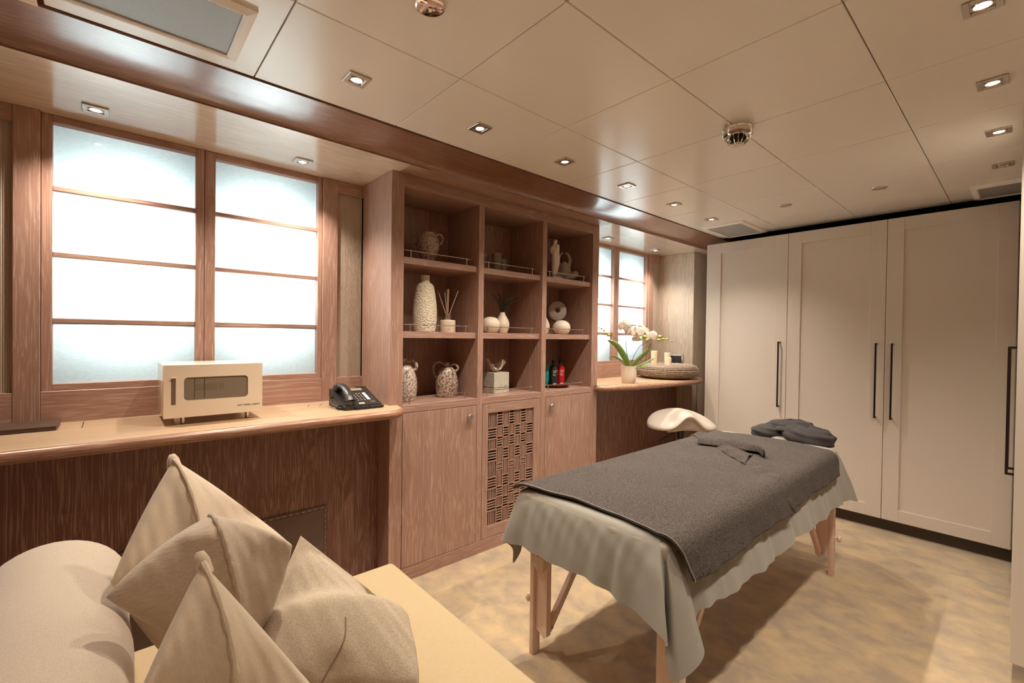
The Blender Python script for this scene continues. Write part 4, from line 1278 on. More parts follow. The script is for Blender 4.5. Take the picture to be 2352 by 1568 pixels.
for r in range(5):
    for c in range(3):
        kk = part('key', MB().box(.080 + c * .0165, .091 + c * .0165, .048 + r * .0185, .056 + r * .0185, .002, .0045, .001, 1, M=FM), M['key'], kb)
        part('key_print', MB().box(.083 + c * .0165, .088 + c * .0165, .0505 + r * .0185, .0535 + r * .0185, .0045, .0048, M=FM), M['print'], kk)
part('name_strip', MB().box(.134, .149, .055, .135, .002, .0030, M=FM), M['print'], kb)
for r in range(8): part('key', MB().box(.155, .167, .056 + r * .0105, .062 + r * .0105, .002, .004, M=FM), M['key'], kb)
part('number_card', MB().box(.078, .104, .016, .028, .002, .0028, M=FM), M['print'], kb)
part('navigator', MB().lathe([(0, .0045), (.012, .0045), (.014, .002), (.014, 0)], (0, 0, 0), 24, M=FM @ Matrix.Translation((.150, .030, .0))), M['key'], kb)
# handset: earpiece at the back, mouthpiece at the front
P = smooth([(0, .020, .018), (0, .045, .036), (0, .085, .047), (0, .120, .047), (0, .160, .036), (0, .188, .018)], 5)
rd = [.019 + .006 * abs(2 * k / (len(P) - 1) - 1) ** 2 for k in range(len(P))]
mb = MB().tube([(p.x, p.y, p.z) for p in P], rd, 16, flat=.62, M=FM @ Matrix.Translation((.033, 0, 0)) )
hs = part('handset', mb, M['black_plastic'], ph, ang=60)
mb = MB().cyl((.033, .024, .001), (.033, .026, .022), .0205, .021, seg=20, M=FM); part('mouthpiece', mb, M['black_plastic'], hs)
mb = MB().cyl((.033, .184, .001), (.033, .182, .022), .0205, .021, seg=20, M=FM); part('earpiece', mb, M['black_plastic'], hs)
def coil(path, r, turns, n=12):
    P = smooth(path, 12); L = len(P); out = []
    T = turns * n
    for k in range(T + 1):
        f = k / T * (L - 1); i = min(int(f), L - 2); p = P[i].lerp(P[i + 1], f - i); d = (P[i + 1] - P[i]).normalized()
        u = d.cross(Vector((0, 0, 1))); u = u.normalized() if u.length > 1e-4 else Vector((1, 0, 0)); w = d.cross(u)
        a = 2 * PI * k / n
        out.append(p + (u * math.cos(a) + w * math.sin(a)) * r)
    return out
part('coiled_cord', MB().tube(coil([(-.004, .075, .012), (-.016, .05, .011), (-.010, .03, .009), (.006, .012, .009)], .0055, 12), .0019, 6), M['black_plastic'], ph)
part('coiled_cord', MB().tube(coil([(.052, -.010, .008), (.10, -.008, .008), (.150, -.006, .008), (.186, .002, .008), (.190, .020, .008)], .0058, 30), .0018, 6), M['black_plastic'], ph)
part('cord_lead', MB().tube(smooth([(.028, .006, .020), (.045, -.006, .016), (.052, -.010, .010), (.056, -.010, .014)], 6), .0017, 6), M['black_plastic'], ph)
part('line_cord', MB().tube(smooth([(.004, .165, .048), (-.014, .150, .040), (-.018, .11, .025), (-.012, .085, .014), (-.004, .075, .012)], 6), .0042, 8), M['black_plastic'], ph)

# dark slim folder at the left end
t = thing('folder', 'slim dark brown leather folder lying at the left end of the near worktop', 'folder', (-.30, 2.35, ZK + .0006), local=True)
part('cover', MB().box(-.17, .150, -.085, .080, .012, .017, .002, 2), M['tail'], t)
part('tray', MB().box(-.165, .146, -.081, .078, 0, .0119, .001, 1), M['tail'], t)

# stitched leather panel low on the wall
lp = thing('leather_panel', 'brown leather wall panel with pale running stitch, low behind the sofa', 'wall panel', (.36, 2.221, .3))
part('pad', MB().box(-.06, .772, 2.212, 2.2215, .05, .452, .004, 3), M['leather'], lp)
part('welt', MB().box(-.045, .757, 2.2095, 2.2125, .06, .437, .002, 2), M['leather'], lp)
mb = MB(); x = -.03
while x < .755:
    mb.box(x, x + .014, 2.2088, 2.2100, .4425, .4450, .0004, 1); x += .0275
z = .06
while z < .43:
    mb.box(.7625, .7650, 2.2088, 2.2120, z, z + .012, .0004, 1); z += .026
st_ = part('stitching', mb, M['stitch'], lp)
for s_ in st_.data.vertices:
    if s_.co.x > .755 - .36: pass

# ================================================================ ON THE FAR WORKTOP
op = thing('potted_orchid', 'white orchid with buds and long leaves in a fluted cream pot', 'orchid', (3.075, 2.085, ZK + .0005))
oc = Vector((3.075, 2.085, ZK + .0005))
flute = lambda a, z: 1 - .030 * abs(math.sin(a * 17)) if .008 < z < .133 else 1
part('pot', MB().lathe([(0, 0), (.046, 0), (.049, .004), (.051, .010), (.0555, .016), (.0605, .075), (.0615, .130), (.0615, .134), (.057, .134), (.056, .118), (0, .118)], tuple(oc), 136, fn=flute),
     plain('cream_ceramic', (.80, .70, .58), .4), op, ang=50)
part('bark', MB().lathe([(.0555, .116), (.03, .124), (0, .120)], tuple(oc), 24, fn=lambda a, z: 1 + .03 * math.sin(a * 9)), speckle('bark', (.22, .13, .07), (.08, .05, .03), 120, .5, .9), op)
K = 1 / 289.0
def ov(dx, dy, df=0.0):
    """point of the plant: dx to the right, dy above the pot rim, df away, in the plant's own facing frame (units: 1/289 m)"""
    return oc + e_r * (dx * K) + Vector((0, 0, .134 + dy * K)) + e_f * df
M['leaf'] = plain('orchid_leaf', (.14, .22, .035), .35, var=.25, bscale=12)
M['stem'] = plain('orchid_stem', (.06, .055, .025), .5)
M['bud'] = plain('orchid_bud', (.42, .40, .10), .45)
M['petal'] = plain('orchid_petal', (.74, .68, .61), .55, sheen=.2)
M['lip'] = plain('orchid_lip', (.55, .34, .12), .5)
def leaf(pts, wid, roll_=0.0):
    P = smooth(pts, 6); n = len(P); G = []
    for k, p in enumerate(P):
        s = k / (n - 1); w = wid * math.sin(PI * min(1, s * .93 + .07)) ** .6 * (1 - .25 * s)
        d = (P[min(k + 1, n - 1)] - P[max(k - 1, 0)]).normalized()
        u = d.cross(-e_f).normalized(); u = (u * math.cos(roll_) + (-e_f) * math.sin(roll_))
        nn = d.cross(u).normalized()
        G.append([tuple(p + u * w * q + nn * (abs(q) * w * .35)) for q in (-1, -.6, -.25, 0, .25, .6, 1)])
    return MB().grid(G)
for pts, w, ro in (([ov(2, -4), ov(-12, 22), ov(-30, 48), ov(-48, 58, .03)], .026, .3), ([ov(4, -4), ov(26, 18), ov(44, 34, .02), ov(52, 52, .03)], .022, -.4),
                   ([ov(-2, -4), ov(-22, 12, -.03), ov(-40, 20, -.05), ov(-50, 18, -.06)], .015, 1.0), ([ov(6, -6), ov(24, 4, -.04), ov(46, 16, -.05), ov(56, 19, -.05)], .014, 1.1),
                   ([ov(4, -6), ov(18, -2, -.07), ov(34, 4, -.08), ov(46, 3, -.08)], .011, 1.2)):
    l_ = part('leaf', leaf(pts, w, ro), M['leaf'], op, ang=180)
    l_.modifiers.new('t', 'SOLIDIFY').thickness = .0015
part('stem', MB().tube(smooth([ov(2, -6), ov(-4, 22), ov(-8, 50), ov(-7, 76), ov(2, 92), ov(20, 92), ov(40, 84), ov(56, 70)], 6), .0022, 8), M['stem'], op)
part('stem', MB().tube(smooth([ov(4, -6), ov(10, 20), ov(24, 44), ov(36, 52), ov(48, 60, -.02), ov(66, 66, -.02), ov(80, 70, -.02)], 6), .0020, 8), M['stem'], op)
part('stem', MB().tube(smooth([ov(-9, 53), ov(-28, 60), ov(-45, 70), ov(-58, 80), ov(-72, 86)], 5), .0016, 8), M['stem'], op)
part('stem', MB().tube(smooth([ov(52, 68, -.02), ov(68, 66), ov(80, 66), ov(92, 60), ov(102, 54)], 5), .0014, 8), M['stem'], op)
def blossom(dx, dy, size, face, tilt, df=0.0):
    c = ov(dx, dy, df); s = size * K
    f = (-e_f + e_r * face[0] + Vector((0, 0, face[1]))).normalized()
    a = f.orthogonal().normalized(); up_ = (Vector((0, 0, 1)) - f * f.z).normalized(); rt = up_.cross(f)
    def petal(ang, ln, wd, curl, off=0):
        G = []
        d = up_ * math.cos(ang) + rt * math.sin(ang); t_ = -up_ * math.sin(ang) + rt * math.cos(ang)
        for i in range(8):
            q = i / 7; row = []
            w = wd * math.sin(PI * (q * .80 + .16)) ** .7 if i < 7 else wd * .12
            for j in range(7):
                v = -1 + j / 3
                row.append(tuple(c + f * (off + curl * q * q * s + .12 * s * (1 - v * v) * q) + d * (q * ln * s) + t_ * (v * w * s)))
            G.append(row)
        return G
    mb = MB()
    for ang, ln, wd, curl, of in ((0, 1.0, .42, -.15, -.001), (2.2, .95, .38, -.15, -.001), (-2.2, .95, .38, -.15, -.001), (1.25, 1.05, .70, .10, .001), (-1.25, 1.05, .70, .10, .001)):
        mb.grid(petal(ang + tilt, ln, wd, curl, of))
    b_ = part('blossom', mb, M['petal'], op, ang=180)
    mb = MB(); mb.ball(tuple(c + f * .15 * s - up_ * .12 * s), .20 * s, seg=10); mb.tube([tuple(c + f * .2 * s - up_ * .1 * s), tuple(c + f * .42 * s - up_ * .42 * s)], [.16 * s, .06 * s], 8)
    part('blossom_lip', mb, M['lip'], b_)
for a_ in ((-15, 90, 13, (-.5, .1), .1, 0), (-6, 99, 10, (.3, .4), .3, .015), (2, 80, 14, (-.7, .1), -.2, -.005), (15, 78, 15, (-.1, .15), .05, -.03), (10, 92, 12, (.2, .4), .2, .01),
           (24, 92, 12, (.4, .6), -.3, .01), (14, 62, 10, (-.1, -.5), .1, -.02), (34, 78, 13, (.5, .1), .2, -.01), (44, 72, 11, (.8, .2), 0, 0), (48, 68, 12, (-.2, 0), .1, -.03), (56, 73, 9, (.6, .1), .2, .0)):
    blossom(*a_)
for dx, dy, r in ((-58, 80, 2.6), (-52, 74, 3.2), (-48, 70, 3.6), (-64, 84, 2.4), (-70, 86, 1.8), (70, 68, 3.6), (68, 60, 4.0), (78, 62, 3.2), (86, 62, 2.4), (94, 58, 2.0), (32, 67, 4.6), (36, 60, 4.2), (24, 62, 3.6)):
    d_ = ov(dx, dy, -.03 if 20 < dx < 40 else 0)
    part('bud', MB().ball(tuple(d_), r * K, 1.25, 1.25, 1, seg=12), M['bud'], op)

# ridged wooden bowl with candles
bc = (3.765, 2.145, ZK + .0005)
bw = thing('bowl', 'wide grey-brown bowl of coiled wood strips holding candles', 'bowl', bc)
prof_ = []
for k in range(15):
    a = -PI / 2 + (PI * 1.02) * k / 14
    prof_.append((.200 + .066 * math.cos(a) * (1 if k else .8), .066 + .062 * math.sin(a)))
prof = [(0, 0), (.15, 0), (.19, .004)]
for i in range(60):
    a = -PI * .44 + PI * .92 * i / 59
    r = .196 + .070 * math.cos(a) + .0045 * math.sin(i * 1.25)
    prof.append((r, .066 + .060 * math.sin(a)))
prof += [(.185, .110), (.17, .06), (.15, .02), (0, .016)]
M['strip'] = wood('weathered_strip', 'x', base=(.23, .16, .11), lime=(.52, .42, .33), amount=.6, rough=.6, fine=.35)
part('shell', MB().lathe(prof, bc, 96), M['strip'], bw, ang=60)
for k, (zz, rr) in enumerate(((.030, .252), (.050, .262), (.070, .2665), (.090, .262), (.106, .250))):
    a0 = .5 + k * 1.9
    part('strip', MB().tube([(bc[0] + (rr - .001) * math.cos(a0 + q * .14), bc[1] + (rr - .001) * math.sin(a0 + q * .14), bc[2] + zz) for q in range(40)], .0042, 8), M['strip'], bw)
M['wax'] = plain('ivory_wax', (.83, .72, .52), .5, emis=None)
M['wax'].node_tree.nodes['Principled BSDF'].inputs['Subsurface Weight'].default_value = .25
M['wax'].node_tree.nodes['Principled BSDF'].inputs['Subsurface Scale'].default_value = .02
def at_px_row(dx, df):
    return Vector(bc) + e_r * dx + e_f * df
for dx, df, h, lab in ((-.128, -.02, .225, 'tallest ivory pillar candle, on the left in the wooden bowl'), (.012, .04, .208, 'ivory pillar candle at the back right of the wooden bowl'),
                       (-.008, -.045, .168, 'shortest ivory pillar candle, in front of its taller neighbour in the bowl')):
    p = at_px_row(dx, df); p.z = ZK + .0175
    t = thing('candle', lab, 'candle', tuple(p), group='pillar candles in the wooden bowl')
    part('wax', MB().lathe([(0, 0), (.0265, 0), (.0275, .004), (.0272, h - .006), (.0262, h - .001), (.0245, h), (.021, h - .003), (0, h - .008)], tuple(p), 32), M['wax'], t)
    part('wick', MB().tube([tuple(p + Vector((0, 0, h - .009))), tuple(p + Vector((.001, 0, h + .001)))], .0012, 6), M['gap'], t)
for dx, df, lab in ((-.045, -.095, 'flat cream pebble at the front of the wooden bowl, below the candles'), (.095, -.06, 'flat cream pebble at the right side of the wooden bowl')):
    p = at_px_row(dx, df); p.z = ZK + .093
    single('pebble', MB().ball(tuple(p), .030, 1.15, .9, .62, seg=20), plain('pebble_stone', (.74, .63, .50), .6), lab, 'pebble', tuple(p), group='pebbles in the wooden bowl')
single('pebble_bed', MB().lathe([(0, .017), (.145, .017), (.150, .030), (.1, .074), (0, .076)], bc, 32, fn=lambda a, z: 1 + .02 * math.sin(a * 7)), speckle('dark_pebbles', (.30, .24, .18), (.12, .09, .07), 60, .5, .8), 'bed of small dark stones filling the wooden bowl', 'stones', bc, kind='stuff')

# framed socket on the alcove end wall
sk_ = thing('socket_plate', 'steel-framed double socket on the end wall behind the candles', 'socket', (4.124, 2.285, 1.06))
mb = MB(); mb.box(4.116, 4.1245, 2.185, 2.385, 1.105, 1.118, .002); mb.box(4.116, 4.1245, 2.185, 2.385, 1.012, 1.025, .002); mb.box(4.1165, 4.1245, 2.185, 2.200, 1.025, 1.105, .002); mb.box(4.1165, 4.1245, 2.370, 2.385, 1.025, 1.105, .002)
part('frame', mb, M['steel'], sk_)
part('socket_face', MB().box(4.120, 4.1245, 2.200, 2.370, 1.025, 1.105), M['gap'], sk_)
for y in (2.242, 2.328):
    m_ = part('socket', MB().cyl((4.1195, y, 1.065), (4.1175, y, 1.065), .028, seg=28), M['black_plastic'], sk_)
single('cable', MB().tube(smooth([(4.09, 2.03, .862), (4.10, 2.03, .82), (4.108, 2.035, .74), (4.100, 2.03, .66), (4.085, 2.03, .56), (4.10, 2.03, .45), (4.11, 2.03, .25), (4.11, 2.02, .01)], 8), .0022, 8), M['gap'],
       'thin black cable hanging from the end of the far worktop beside the wardrobe', 'cable', (4.09, 2.03, .02))

# ================================================================ ON THE SHELVES
M['stoneware'] = speckle('speckled_stoneware', (.46, .36, .29), (.15, .085, .06), 115, .47, .25, .035)
M['stoneware_dark'] = speckle('dark_speckled_stoneware', (.56, .46, .39), (.20, .13, .10), 125, .46, .2, .035)
M['bisque'] = plain('bisque_ceramic', (.78, .66, .52), .55)
M['plaster'] = plain('pale_plaster', (.88, .78, .68), .6, bump=.2, bscale=90)
M['clay'] = plain('grey_clay', (.44, .36, .31), .6, bump=.1, bscale=60)
S1, S2, S3 = 1.6805, 1.2955, .9145
# top left: two-handled urn
c = (1.350, 2.275, S1)
t = thing('urn', 'dark speckled stoneware urn with two ring handles, top left shelf', 'urn', c)
part('body', MB().lathe([(0, 0), (.036, 0), (.038, .012), (.033, .020), (.050, .050), (.063, .090), (.066, .118), (.060, .145), (.047, .164), (.040, .171), (.044, .180), (.040, .180), (.036, .170), (0, .165)], c, 44), M['stoneware_dark'], t, ang=50)
for s_ in (-1, 1):
    P = [Vector(c) + e_r * s_ * x + Vector((0, 0, z)) for x, z in ((.044, .166), (.060, .174), (.078, .166), (.083, .145), (.077, .125), (.062, .112))]
    part('handle', MB().tube(smooth(P, 6), .0052, 10), M['stoneware_dark'], t)
# middle left: tall textured vase
c = (1.305, 2.225, S2)
t = thing('vase', 'tall ivory vase covered in scaly relief, middle left shelf', 'vase', c)
pr_ = [(0, 0), (.050, 0), (.058, .010), (.064, .05), (.0665, .10), (.064, .15), (.058, .20), (.050, .245), (.043, .262), (.034, .270), (.026, .277), (.0245, .305), (.0255, .312), (.021, .312), (.020, .28), (0, .27)]
def resample(pr, n):
    P = smooth([(a, b, 0) for a, b in pr], n); return [(max(0, p.x), p.y) for p in P]
part('body', MB().lathe(resample(pr_, 6)[:], c, 110), None, t, ang=180)
vb = t.children[0]
m, nt, b_ = new_mat('scaled_ceramic')
b_.inputs['Base Color'].default_value = (.83, .72, .55, 1); b_.inputs['Roughness'].default_value = .6
tc = N(nt, 'ShaderNodeTexCoord'); vo = N(nt, 'ShaderNodeTexVoronoi'); vo.inputs['Scale'].default_value = 125
mp = N(nt, 'ShaderNodeMapping'); mp.inputs['Scale'].default_value = (1, 1, 1.35)
nt.links.new(tc.outputs['Object'], mp.inputs['Vector']); nt.links.new(mp.outputs[0], vo.inputs['Vector'])
bp = N(nt, 'ShaderNodeBump'); bp.inputs['Strength'].default_value = 1.0; bp.inputs['Distance'].default_value = .006; bp.invert = True
nt.links.new(vo.outputs['Distance'], bp.inputs['Height']); nt.links.new(bp.outputs['Normal'], b_.inputs['Normal'])
vb.data.materials.clear(); vb.data.materials.append(m)
# reed diffuser
c = (1.462, 2.235, S2)
t = thing('reed_diffuser', 'cream jar reed diffuser with wooden sticks, middle left shelf', 'diffuser', c)
part('jar', MB().lathe([(0, 0), (.044, 0), (.046, .003), (.046, .066), (.043, .070), (.02, .070), (0, .070)], c, 40), M['bisque'], t)
part('collar', MB().lathe([(.0195, .070), (.020, .072), (.020, .104), (.0185, .106), (.012, .106), (0, .100)], c, 32), M['brushed'], t)
for dx, dz, df in ((-.060, .245, 0), (.058, .243, .01), (-.022, .240, .02), (-.004, .250, -.01), (.003, .255, .015), (.006, .250, -.02)):
    q0 = Vector(c) + Vector((0, 0, .09)) + e_r * dx * .08; q1 = Vector(c) + e_r * dx + e_f * df + Vector((0, 0, dz))
    part('reed', MB().cyl(tuple(q0), tuple(q1), .0021, seg=8), plain('reed_wood', (.62, .45, .33), .7) if 'reed_wood' not in bpy.data.materials else bpy.data.materials['reed_wood'], t)
cj = Vector(c) - e_f * .0462 + e_r * .006
Mj = Matrix((e_r, Vector((0, 0, 1)), -e_f)).transposed().to_4x4()
Mj.translation = cj + Vector((0, 0, .017)) - e_f * .0006
M['faint'] = plain('faint_print', (.52, .42, .34), .6)
text_part('lettering', 'ESPA', .0095, M['faint'], t, Mj)
Mj2 = Mj.copy(); Mj2.translation = cj + Vector((0, 0, .046)) + e_r * .012 - e_f * .0006
part('emblem', MB().tube([Mj2 @ Vector((.011 * math.cos(a), .011 * math.sin(a), 0)) for a in [2 * PI * k / 24 for k in range(24)]], .0004, 5, closed=True), M['faint'], t)
# bottom left: two pitchers
def pitcher(c, k, label, hs_, mat='stoneware', group='speckled stoneware pitchers on the bottom left shelf', yawoff=0):
    t = thing('pitcher', label, 'pitcher', c, group=group)
    outline_ = [(0, 0), (.052, 0), (.060, .008), (.067, .045), (.068, .080), (.062, .120), (.050, .155), (.036, .175), (.022, .184), (.018, .190), (.020, .205), (.017, .206), (.014, .190), (0, .185)]
    part('body', MB().lathe([(r * k, z * k) for r, z in resample(outline_, 3)], c, 48), M[mat], t, ang=60)
    for pts in hs_:
        P = [Vector(c) + e_r * x * k + Vector((0, 0, z * k)) for x, z in pts]
        part('handle', MB().tube(smooth(P, 6), .0072 * k, 10), M[mat], t)
    return t
pitcher((1.485, 2.270, S3), .98, 'speckled brown stoneware pitcher with one large and one small handle, bottom left shelf',
    [[(-.018, .192), (-.045, .208), (-.075, .195), (-.085, .165), (-.075, .130), (-.058, .108)], [(.022, .185), (.040, .196), (.062, .185), (.064, .165), (.046, .150)]])
pitcher((1.197, 2.265, S3), 1.12, 'darker speckled pitcher half hidden by the left edge of the bottom left shelf',
    [[(.018, .190), (.045, .198), (.062, .185), (.064, .160), (.046, .148)]], mat='stoneware_dark')
# top centre: cut glass tumblers
def glassmat():
    m = bpy.data.materials.new('cut_glass'); m.use_nodes = True; nt = m.node_tree; nt.nodes.clear()
    out = N(nt, 'ShaderNodeOutputMaterial'); tr = N(nt, 'ShaderNodeBsdfTransparent'); gl = N(nt, 'ShaderNodeBsdfGlossy'); df = N(nt, 'ShaderNodeBsdfDiffuse')
    tr.inputs[0].default_value = (.80, .76, .72, 1); gl.inputs['Roughness'].default_value = .12; df.inputs[0].default_value = (.9, .85, .8, 1)
    tc = N(nt, 'ShaderNodeTexCoord'); vo = N(nt, 'ShaderNodeTexVoronoi'); vo.inputs['Scale'].default_value = 130
    nt.links.new(tc.outputs['Object'], vo.inputs['Vector']); bp = N(nt, 'ShaderNodeBump'); bp.inputs['Strength'].default_value = 1; bp.inputs['Distance'].default_value = .004
    nt.links.new(vo.outputs['Distance'], bp.inputs['Height']); nt.links.new(bp.outputs['Normal'], gl.inputs['Normal'])
    m0 = N(nt, 'ShaderNodeMixShader'); m0.inputs[0].default_value = .35; nt.links.new(gl.outputs[0], m0.inputs[1]); nt.links.new(df.outputs[0], m0.inputs[2])
    mr = N(nt, 'ShaderNodeMapRange'); mr.inputs['From Max'].default_value = .6; mr.inputs['To Min'].default_value = .62; mr.inputs['To Max'].default_value = .16
    nt.links.new(vo.outputs['Distance'], mr.inputs['Value'])
    m1 = N(nt, 'ShaderNodeMixShader'); nt.links.new(mr.outputs[0], m1.inputs[0]); nt.links.new(tr.outputs[0], m1.inputs[1]); nt.links.new(m0.outputs[0], m1.inputs[2])
    nt.links.new(m1.outputs[0], out.inputs['Surface'])
    return m
M['glass'] = glassmat()
for x, y, h, r, lb in ((1.800, 2.36, .125, .048, 'wide textured glass tumbler at the back left of the top middle shelf'), (1.868, 2.285, .132, .034, 'tallest textured glass tumbler, in the middle of the top centre shelf'), (1.944, 2.315, .105, .030, 'shorter textured glass tumbler on the right of the top centre shelf')):
    single('tumbler', MB().lathe([(0, 0), (r * .9, 0), (r, .006), (r, h), (r - .003, h), (r - .004, .012), (0, .010)], (x, y, S1), 36), M['glass'], lb, 'glass', (x, y, S1), group='textured glass tumblers')
# middle centre: egg vases and grass
def dimpled(c, pr, label, name='vase', mat=None, group=None, ribs_=0):
    t = thing(name, label, 'vase', c, group=group)
    fn = (lambda a, z: 1 + .012 * abs(math.sin(a * ribs_))) if ribs_ else None
    part('body', MB().lathe(resample(pr, 5), c, 96 if ribs_ else 48, fn=fn), mat or M['bisque'], t, ang=180)
    return t
m, nt, b_ = new_mat('dimpled_ceramic'); b_.inputs['Base Color'].default_value = (.78, .66, .52, 1); b_.inputs['Roughness'].default_value = .5
tc = N(nt, 'ShaderNodeTexCoord'); vo = N(nt, 'ShaderNodeTexVoronoi'); vo.inputs['Scale'].default_value = 130; vo.inputs['Randomness'].default_value = .15
nt.links.new(tc.outputs['Object'], vo.inputs['Vector']); bp = N(nt, 'ShaderNodeBump'); bp.inputs['Strength'].default_value = .5; bp.inputs['Distance'].default_value = .002
nt.links.new(vo.outputs['Distance'], bp.inputs['Height']); nt.links.new(bp.outputs['Normal'], b_.inputs['Normal']); M['dimple'] = m
dimpled((1.783, 2.235, S2), [(0, 0), (.030, 0), (.045, .010), (.0585, .040), (.057, .068), (.040, .092), (.015, .101), (0, .102)], 'round cream ceramic egg vase left of the grass vase, middle centre shelf', ribs_=24, group='cream egg-shaped vases')
c = (1.897, 2.255, S2)
t = dimpled(c, [(0, 0), (.026, 0), (.034, .010), (.0455, .045), (.044, .070), (.033, .098), (.020, .120), (.0155, .134), (.012, .134), (0, .12)], 'dimpled cream teardrop vase holding dark green grass, middle centre shelf', mat=M['dimple'])
gs = thing('grass_plant', 'tuft of dark green spiky grass standing in the teardrop vase', 'plant', (c[0], c[1], c[2] + .125))
M['grass'] = plain('dark_grass', (.055, .055, .025), .5, var=.4, bscale=25)
rnd = random.Random(3)
for k in range(30):
    a = rnd.uniform(-1, 1); L = rnd.uniform(.125, .175); df = rnd.uniform(-.05, .05)
    b0 = Vector(c) + Vector((0, 0, .118)); dx = a * .105 + .014
    tip = b0 + e_r * dx + e_f * df + Vector((0, 0, math.sqrt(max(.002, L * L - dx * dx * .8)))); mid = b0.lerp(tip, .5) + Vector((0, 0, .018)) - e_r * dx * .12
    part('blade', MB().tube(smooth([b0 + e_r * a * .006, mid, tip], 5), [.0022] * 4 + [.0026] * 3 + [.002, .0014, .0009, .0003], 6, flat=.4), M['grass'], gs)
# bottom centre: tissue box
c = (1.852, 2.262, S3)
t = thing('tissue_box', 'pale marbled tissue box cover with a tuft of tissue, bottom middle shelf', 'tissue box', c)
m, nt, b_ = new_mat('veined_marble'); b_.inputs['Roughness'].default_value = .25
tc = N(nt, 'ShaderNodeTexCoord'); nz = N(nt, 'ShaderNodeTexNoise'); nz.inputs['Scale'].default_value = 11; nz.inputs['Distortion'].default_value = 2.2; nz.inputs['Detail'].default_value = 3
nt.links.new(tc.outputs['Object'], nz.inputs['Vector']); rp = N(nt, 'ShaderNodeValToRGB')
e0 = rp.color_ramp.elements; e0[0].position = .485; e0[0].color = (.52, .49, .40, 1); e0[1].position = .52; e0[1].color = (.52, .49, .40, 1); ne = rp.color_ramp.elements.new(.502); ne.color = (.22, .19, .15, 1)
nt.links.new(nz.outputs['Fac'], rp.inputs[0]); nt.links.new(rp.outputs[0], b_.inputs['Base Color']); M['marble'] = m
bx_ = (c[0] - .062, c[0] + .062, c[1] - .062, c[1] + .062)
part('lid', MB().box(bx_[0], bx_[1], bx_[2], bx_[3], S3 + .036, S3 + .131, .0015, 1), M['marble'], t)
part('tray', MB().box(bx_[0], bx_[1], bx_[2], bx_[3], S3, S3 + .033, .0015, 1), M['marble'], t)
part('seam', MB().box(bx_[0] + .002, bx_[1] - .002, bx_[2] + .002, bx_[3] - .002, S3 + .033, S3 + .036), M['gap'], t)
M['tissue'] = plain('tissue_paper', (.72, .62, .55), .9)
P = []
ts = Vector((c[0], c[1], S3 + .131))
for i in range(33):
    a = 2 * PI * i / 32; row = []
    for j in range(9):
        s = j / 8
        spike = .62 + .38 * math.sin(2.5 * a + .7) + .22 * math.sin(5 * a + 1)
        r = .006 + .048 * s ** .8 * (1 + .25 * math.sin(6 * a + 5 * s)); z = .058 * s ** 1.1 * (spike + .35) + .004 * math.sin(9 * a + 8 * s)
        row.append(tuple(ts + Vector((r * math.cos(a), r * math.sin(a), z * (1 - .35 * s * (spike < .5))))))
    P.append(row)
ti = part('tissue', MB().grid(P), M['tissue'], t, ang=20); ti.modifiers.new('t', 'SOLIDIFY').thickness = .0008
# top right: two figures
c = (2.335, 2.215, S1)
t = thing('figurine', 'pale standing plaster figurine of an embracing couple, top right shelf', 'figurine', c)
part('plinth', MB().box(c[0] - .045, c[0] + .045, c[1] - .035, c[1] + .035, c[2], c[2] + .020, .002), M['bisque'], t)
fv = []
def fr_(x, y, z): return tuple(e_r * x - e_f * y + Vector((0, 0, z)))
V_ = [fr_(0, 0, .020), fr_(-.004, .002, .055), fr_(0, .004, .100), fr_(.002, .006, .145), fr_(-.002, .002, .185), fr_(-.001, 0, .225), fr_(.002, .004, .250), fr_(.006, .006, .268), fr_(.007, .008, .284),
      fr_(.014, -.004, .055), fr_(.020, -.004, .100), fr_(.020, 0, .150), fr_(.016, .004, .190), fr_(.018, .008, .225), fr_(.016, .014, .250), fr_(-.026, .012, .215), fr_(-.022, .022, .180), fr_(.006, .028, .190)]
E_ = [(0, 1), (1, 2), (2, 3), (3, 4), (4, 5), (5, 6), (6, 7), (7, 8), (0, 9), (9, 10), (10, 11), (11, 12), (12, 13), (13, 14), (5, 15), (15, 16), (16, 17)]
R_ = [.014, .014, .021, .026, .021, .026, .011, .016, .013, .012, .016, .022, .018, .019, .016, .010, .009, .008]
me = skin_mesh('figure', V_, E_, R_, M['plaster']); o = bpy.data.objects.new('figure', me); COL.objects.link(o); o.parent = t; OFF[o] = OFF[t]
c = (2.515, 2.285, S1 + .002)
t = thing('figurine', 'grey clay seated figurine with arms raised in a circle, top right shelf', 'figurine', c, group=None)
V_ = [fr_(0, 0, .040), fr_(0, 0, .080), fr_(0, 0, .112), fr_(0, .002, .138), fr_(.001, .006, .156), fr_(-.036, 0, .122), fr_(-.046, .004, .168), fr_(-.030, .006, .208), fr_(-.008, .006, .222),
      fr_(.036, 0, .122), fr_(.044, .004, .168), fr_(.028, .006, .208), fr_(.006, .006, .222), fr_(-.055, .030, .034), fr_(-.092, .045, .050), fr_(-.045, .075, .026), fr_(.010, .075, .018),
      fr_(.055, .030, .036), fr_(.094, .040, .066), fr_(.045, .075, .032), fr_(-.005, .090, .018)]
E_ = [(0, 1), (1, 2), (2, 3), (3, 4), (2, 5), (5, 6), (6, 7), (7, 8), (2, 9), (9, 10), (10, 11), (11, 12), (0, 13), (13, 14), (14, 15), (15, 16), (0, 17), (17, 18), (18, 19), (19, 20)]
R_ = [.046, .040, .036, .016, .024, .016, .013, .010, .007, .016, .013, .010, .007, .032, .024, .018, .012, .032, .027, .018, .012]
me = skin_mesh('figure', V_, E_, R_, M['clay']); o = bpy.data.objects.new('figure', me); COL.objects.link(o); o.parent = t; OFF[o] = OFF[t]
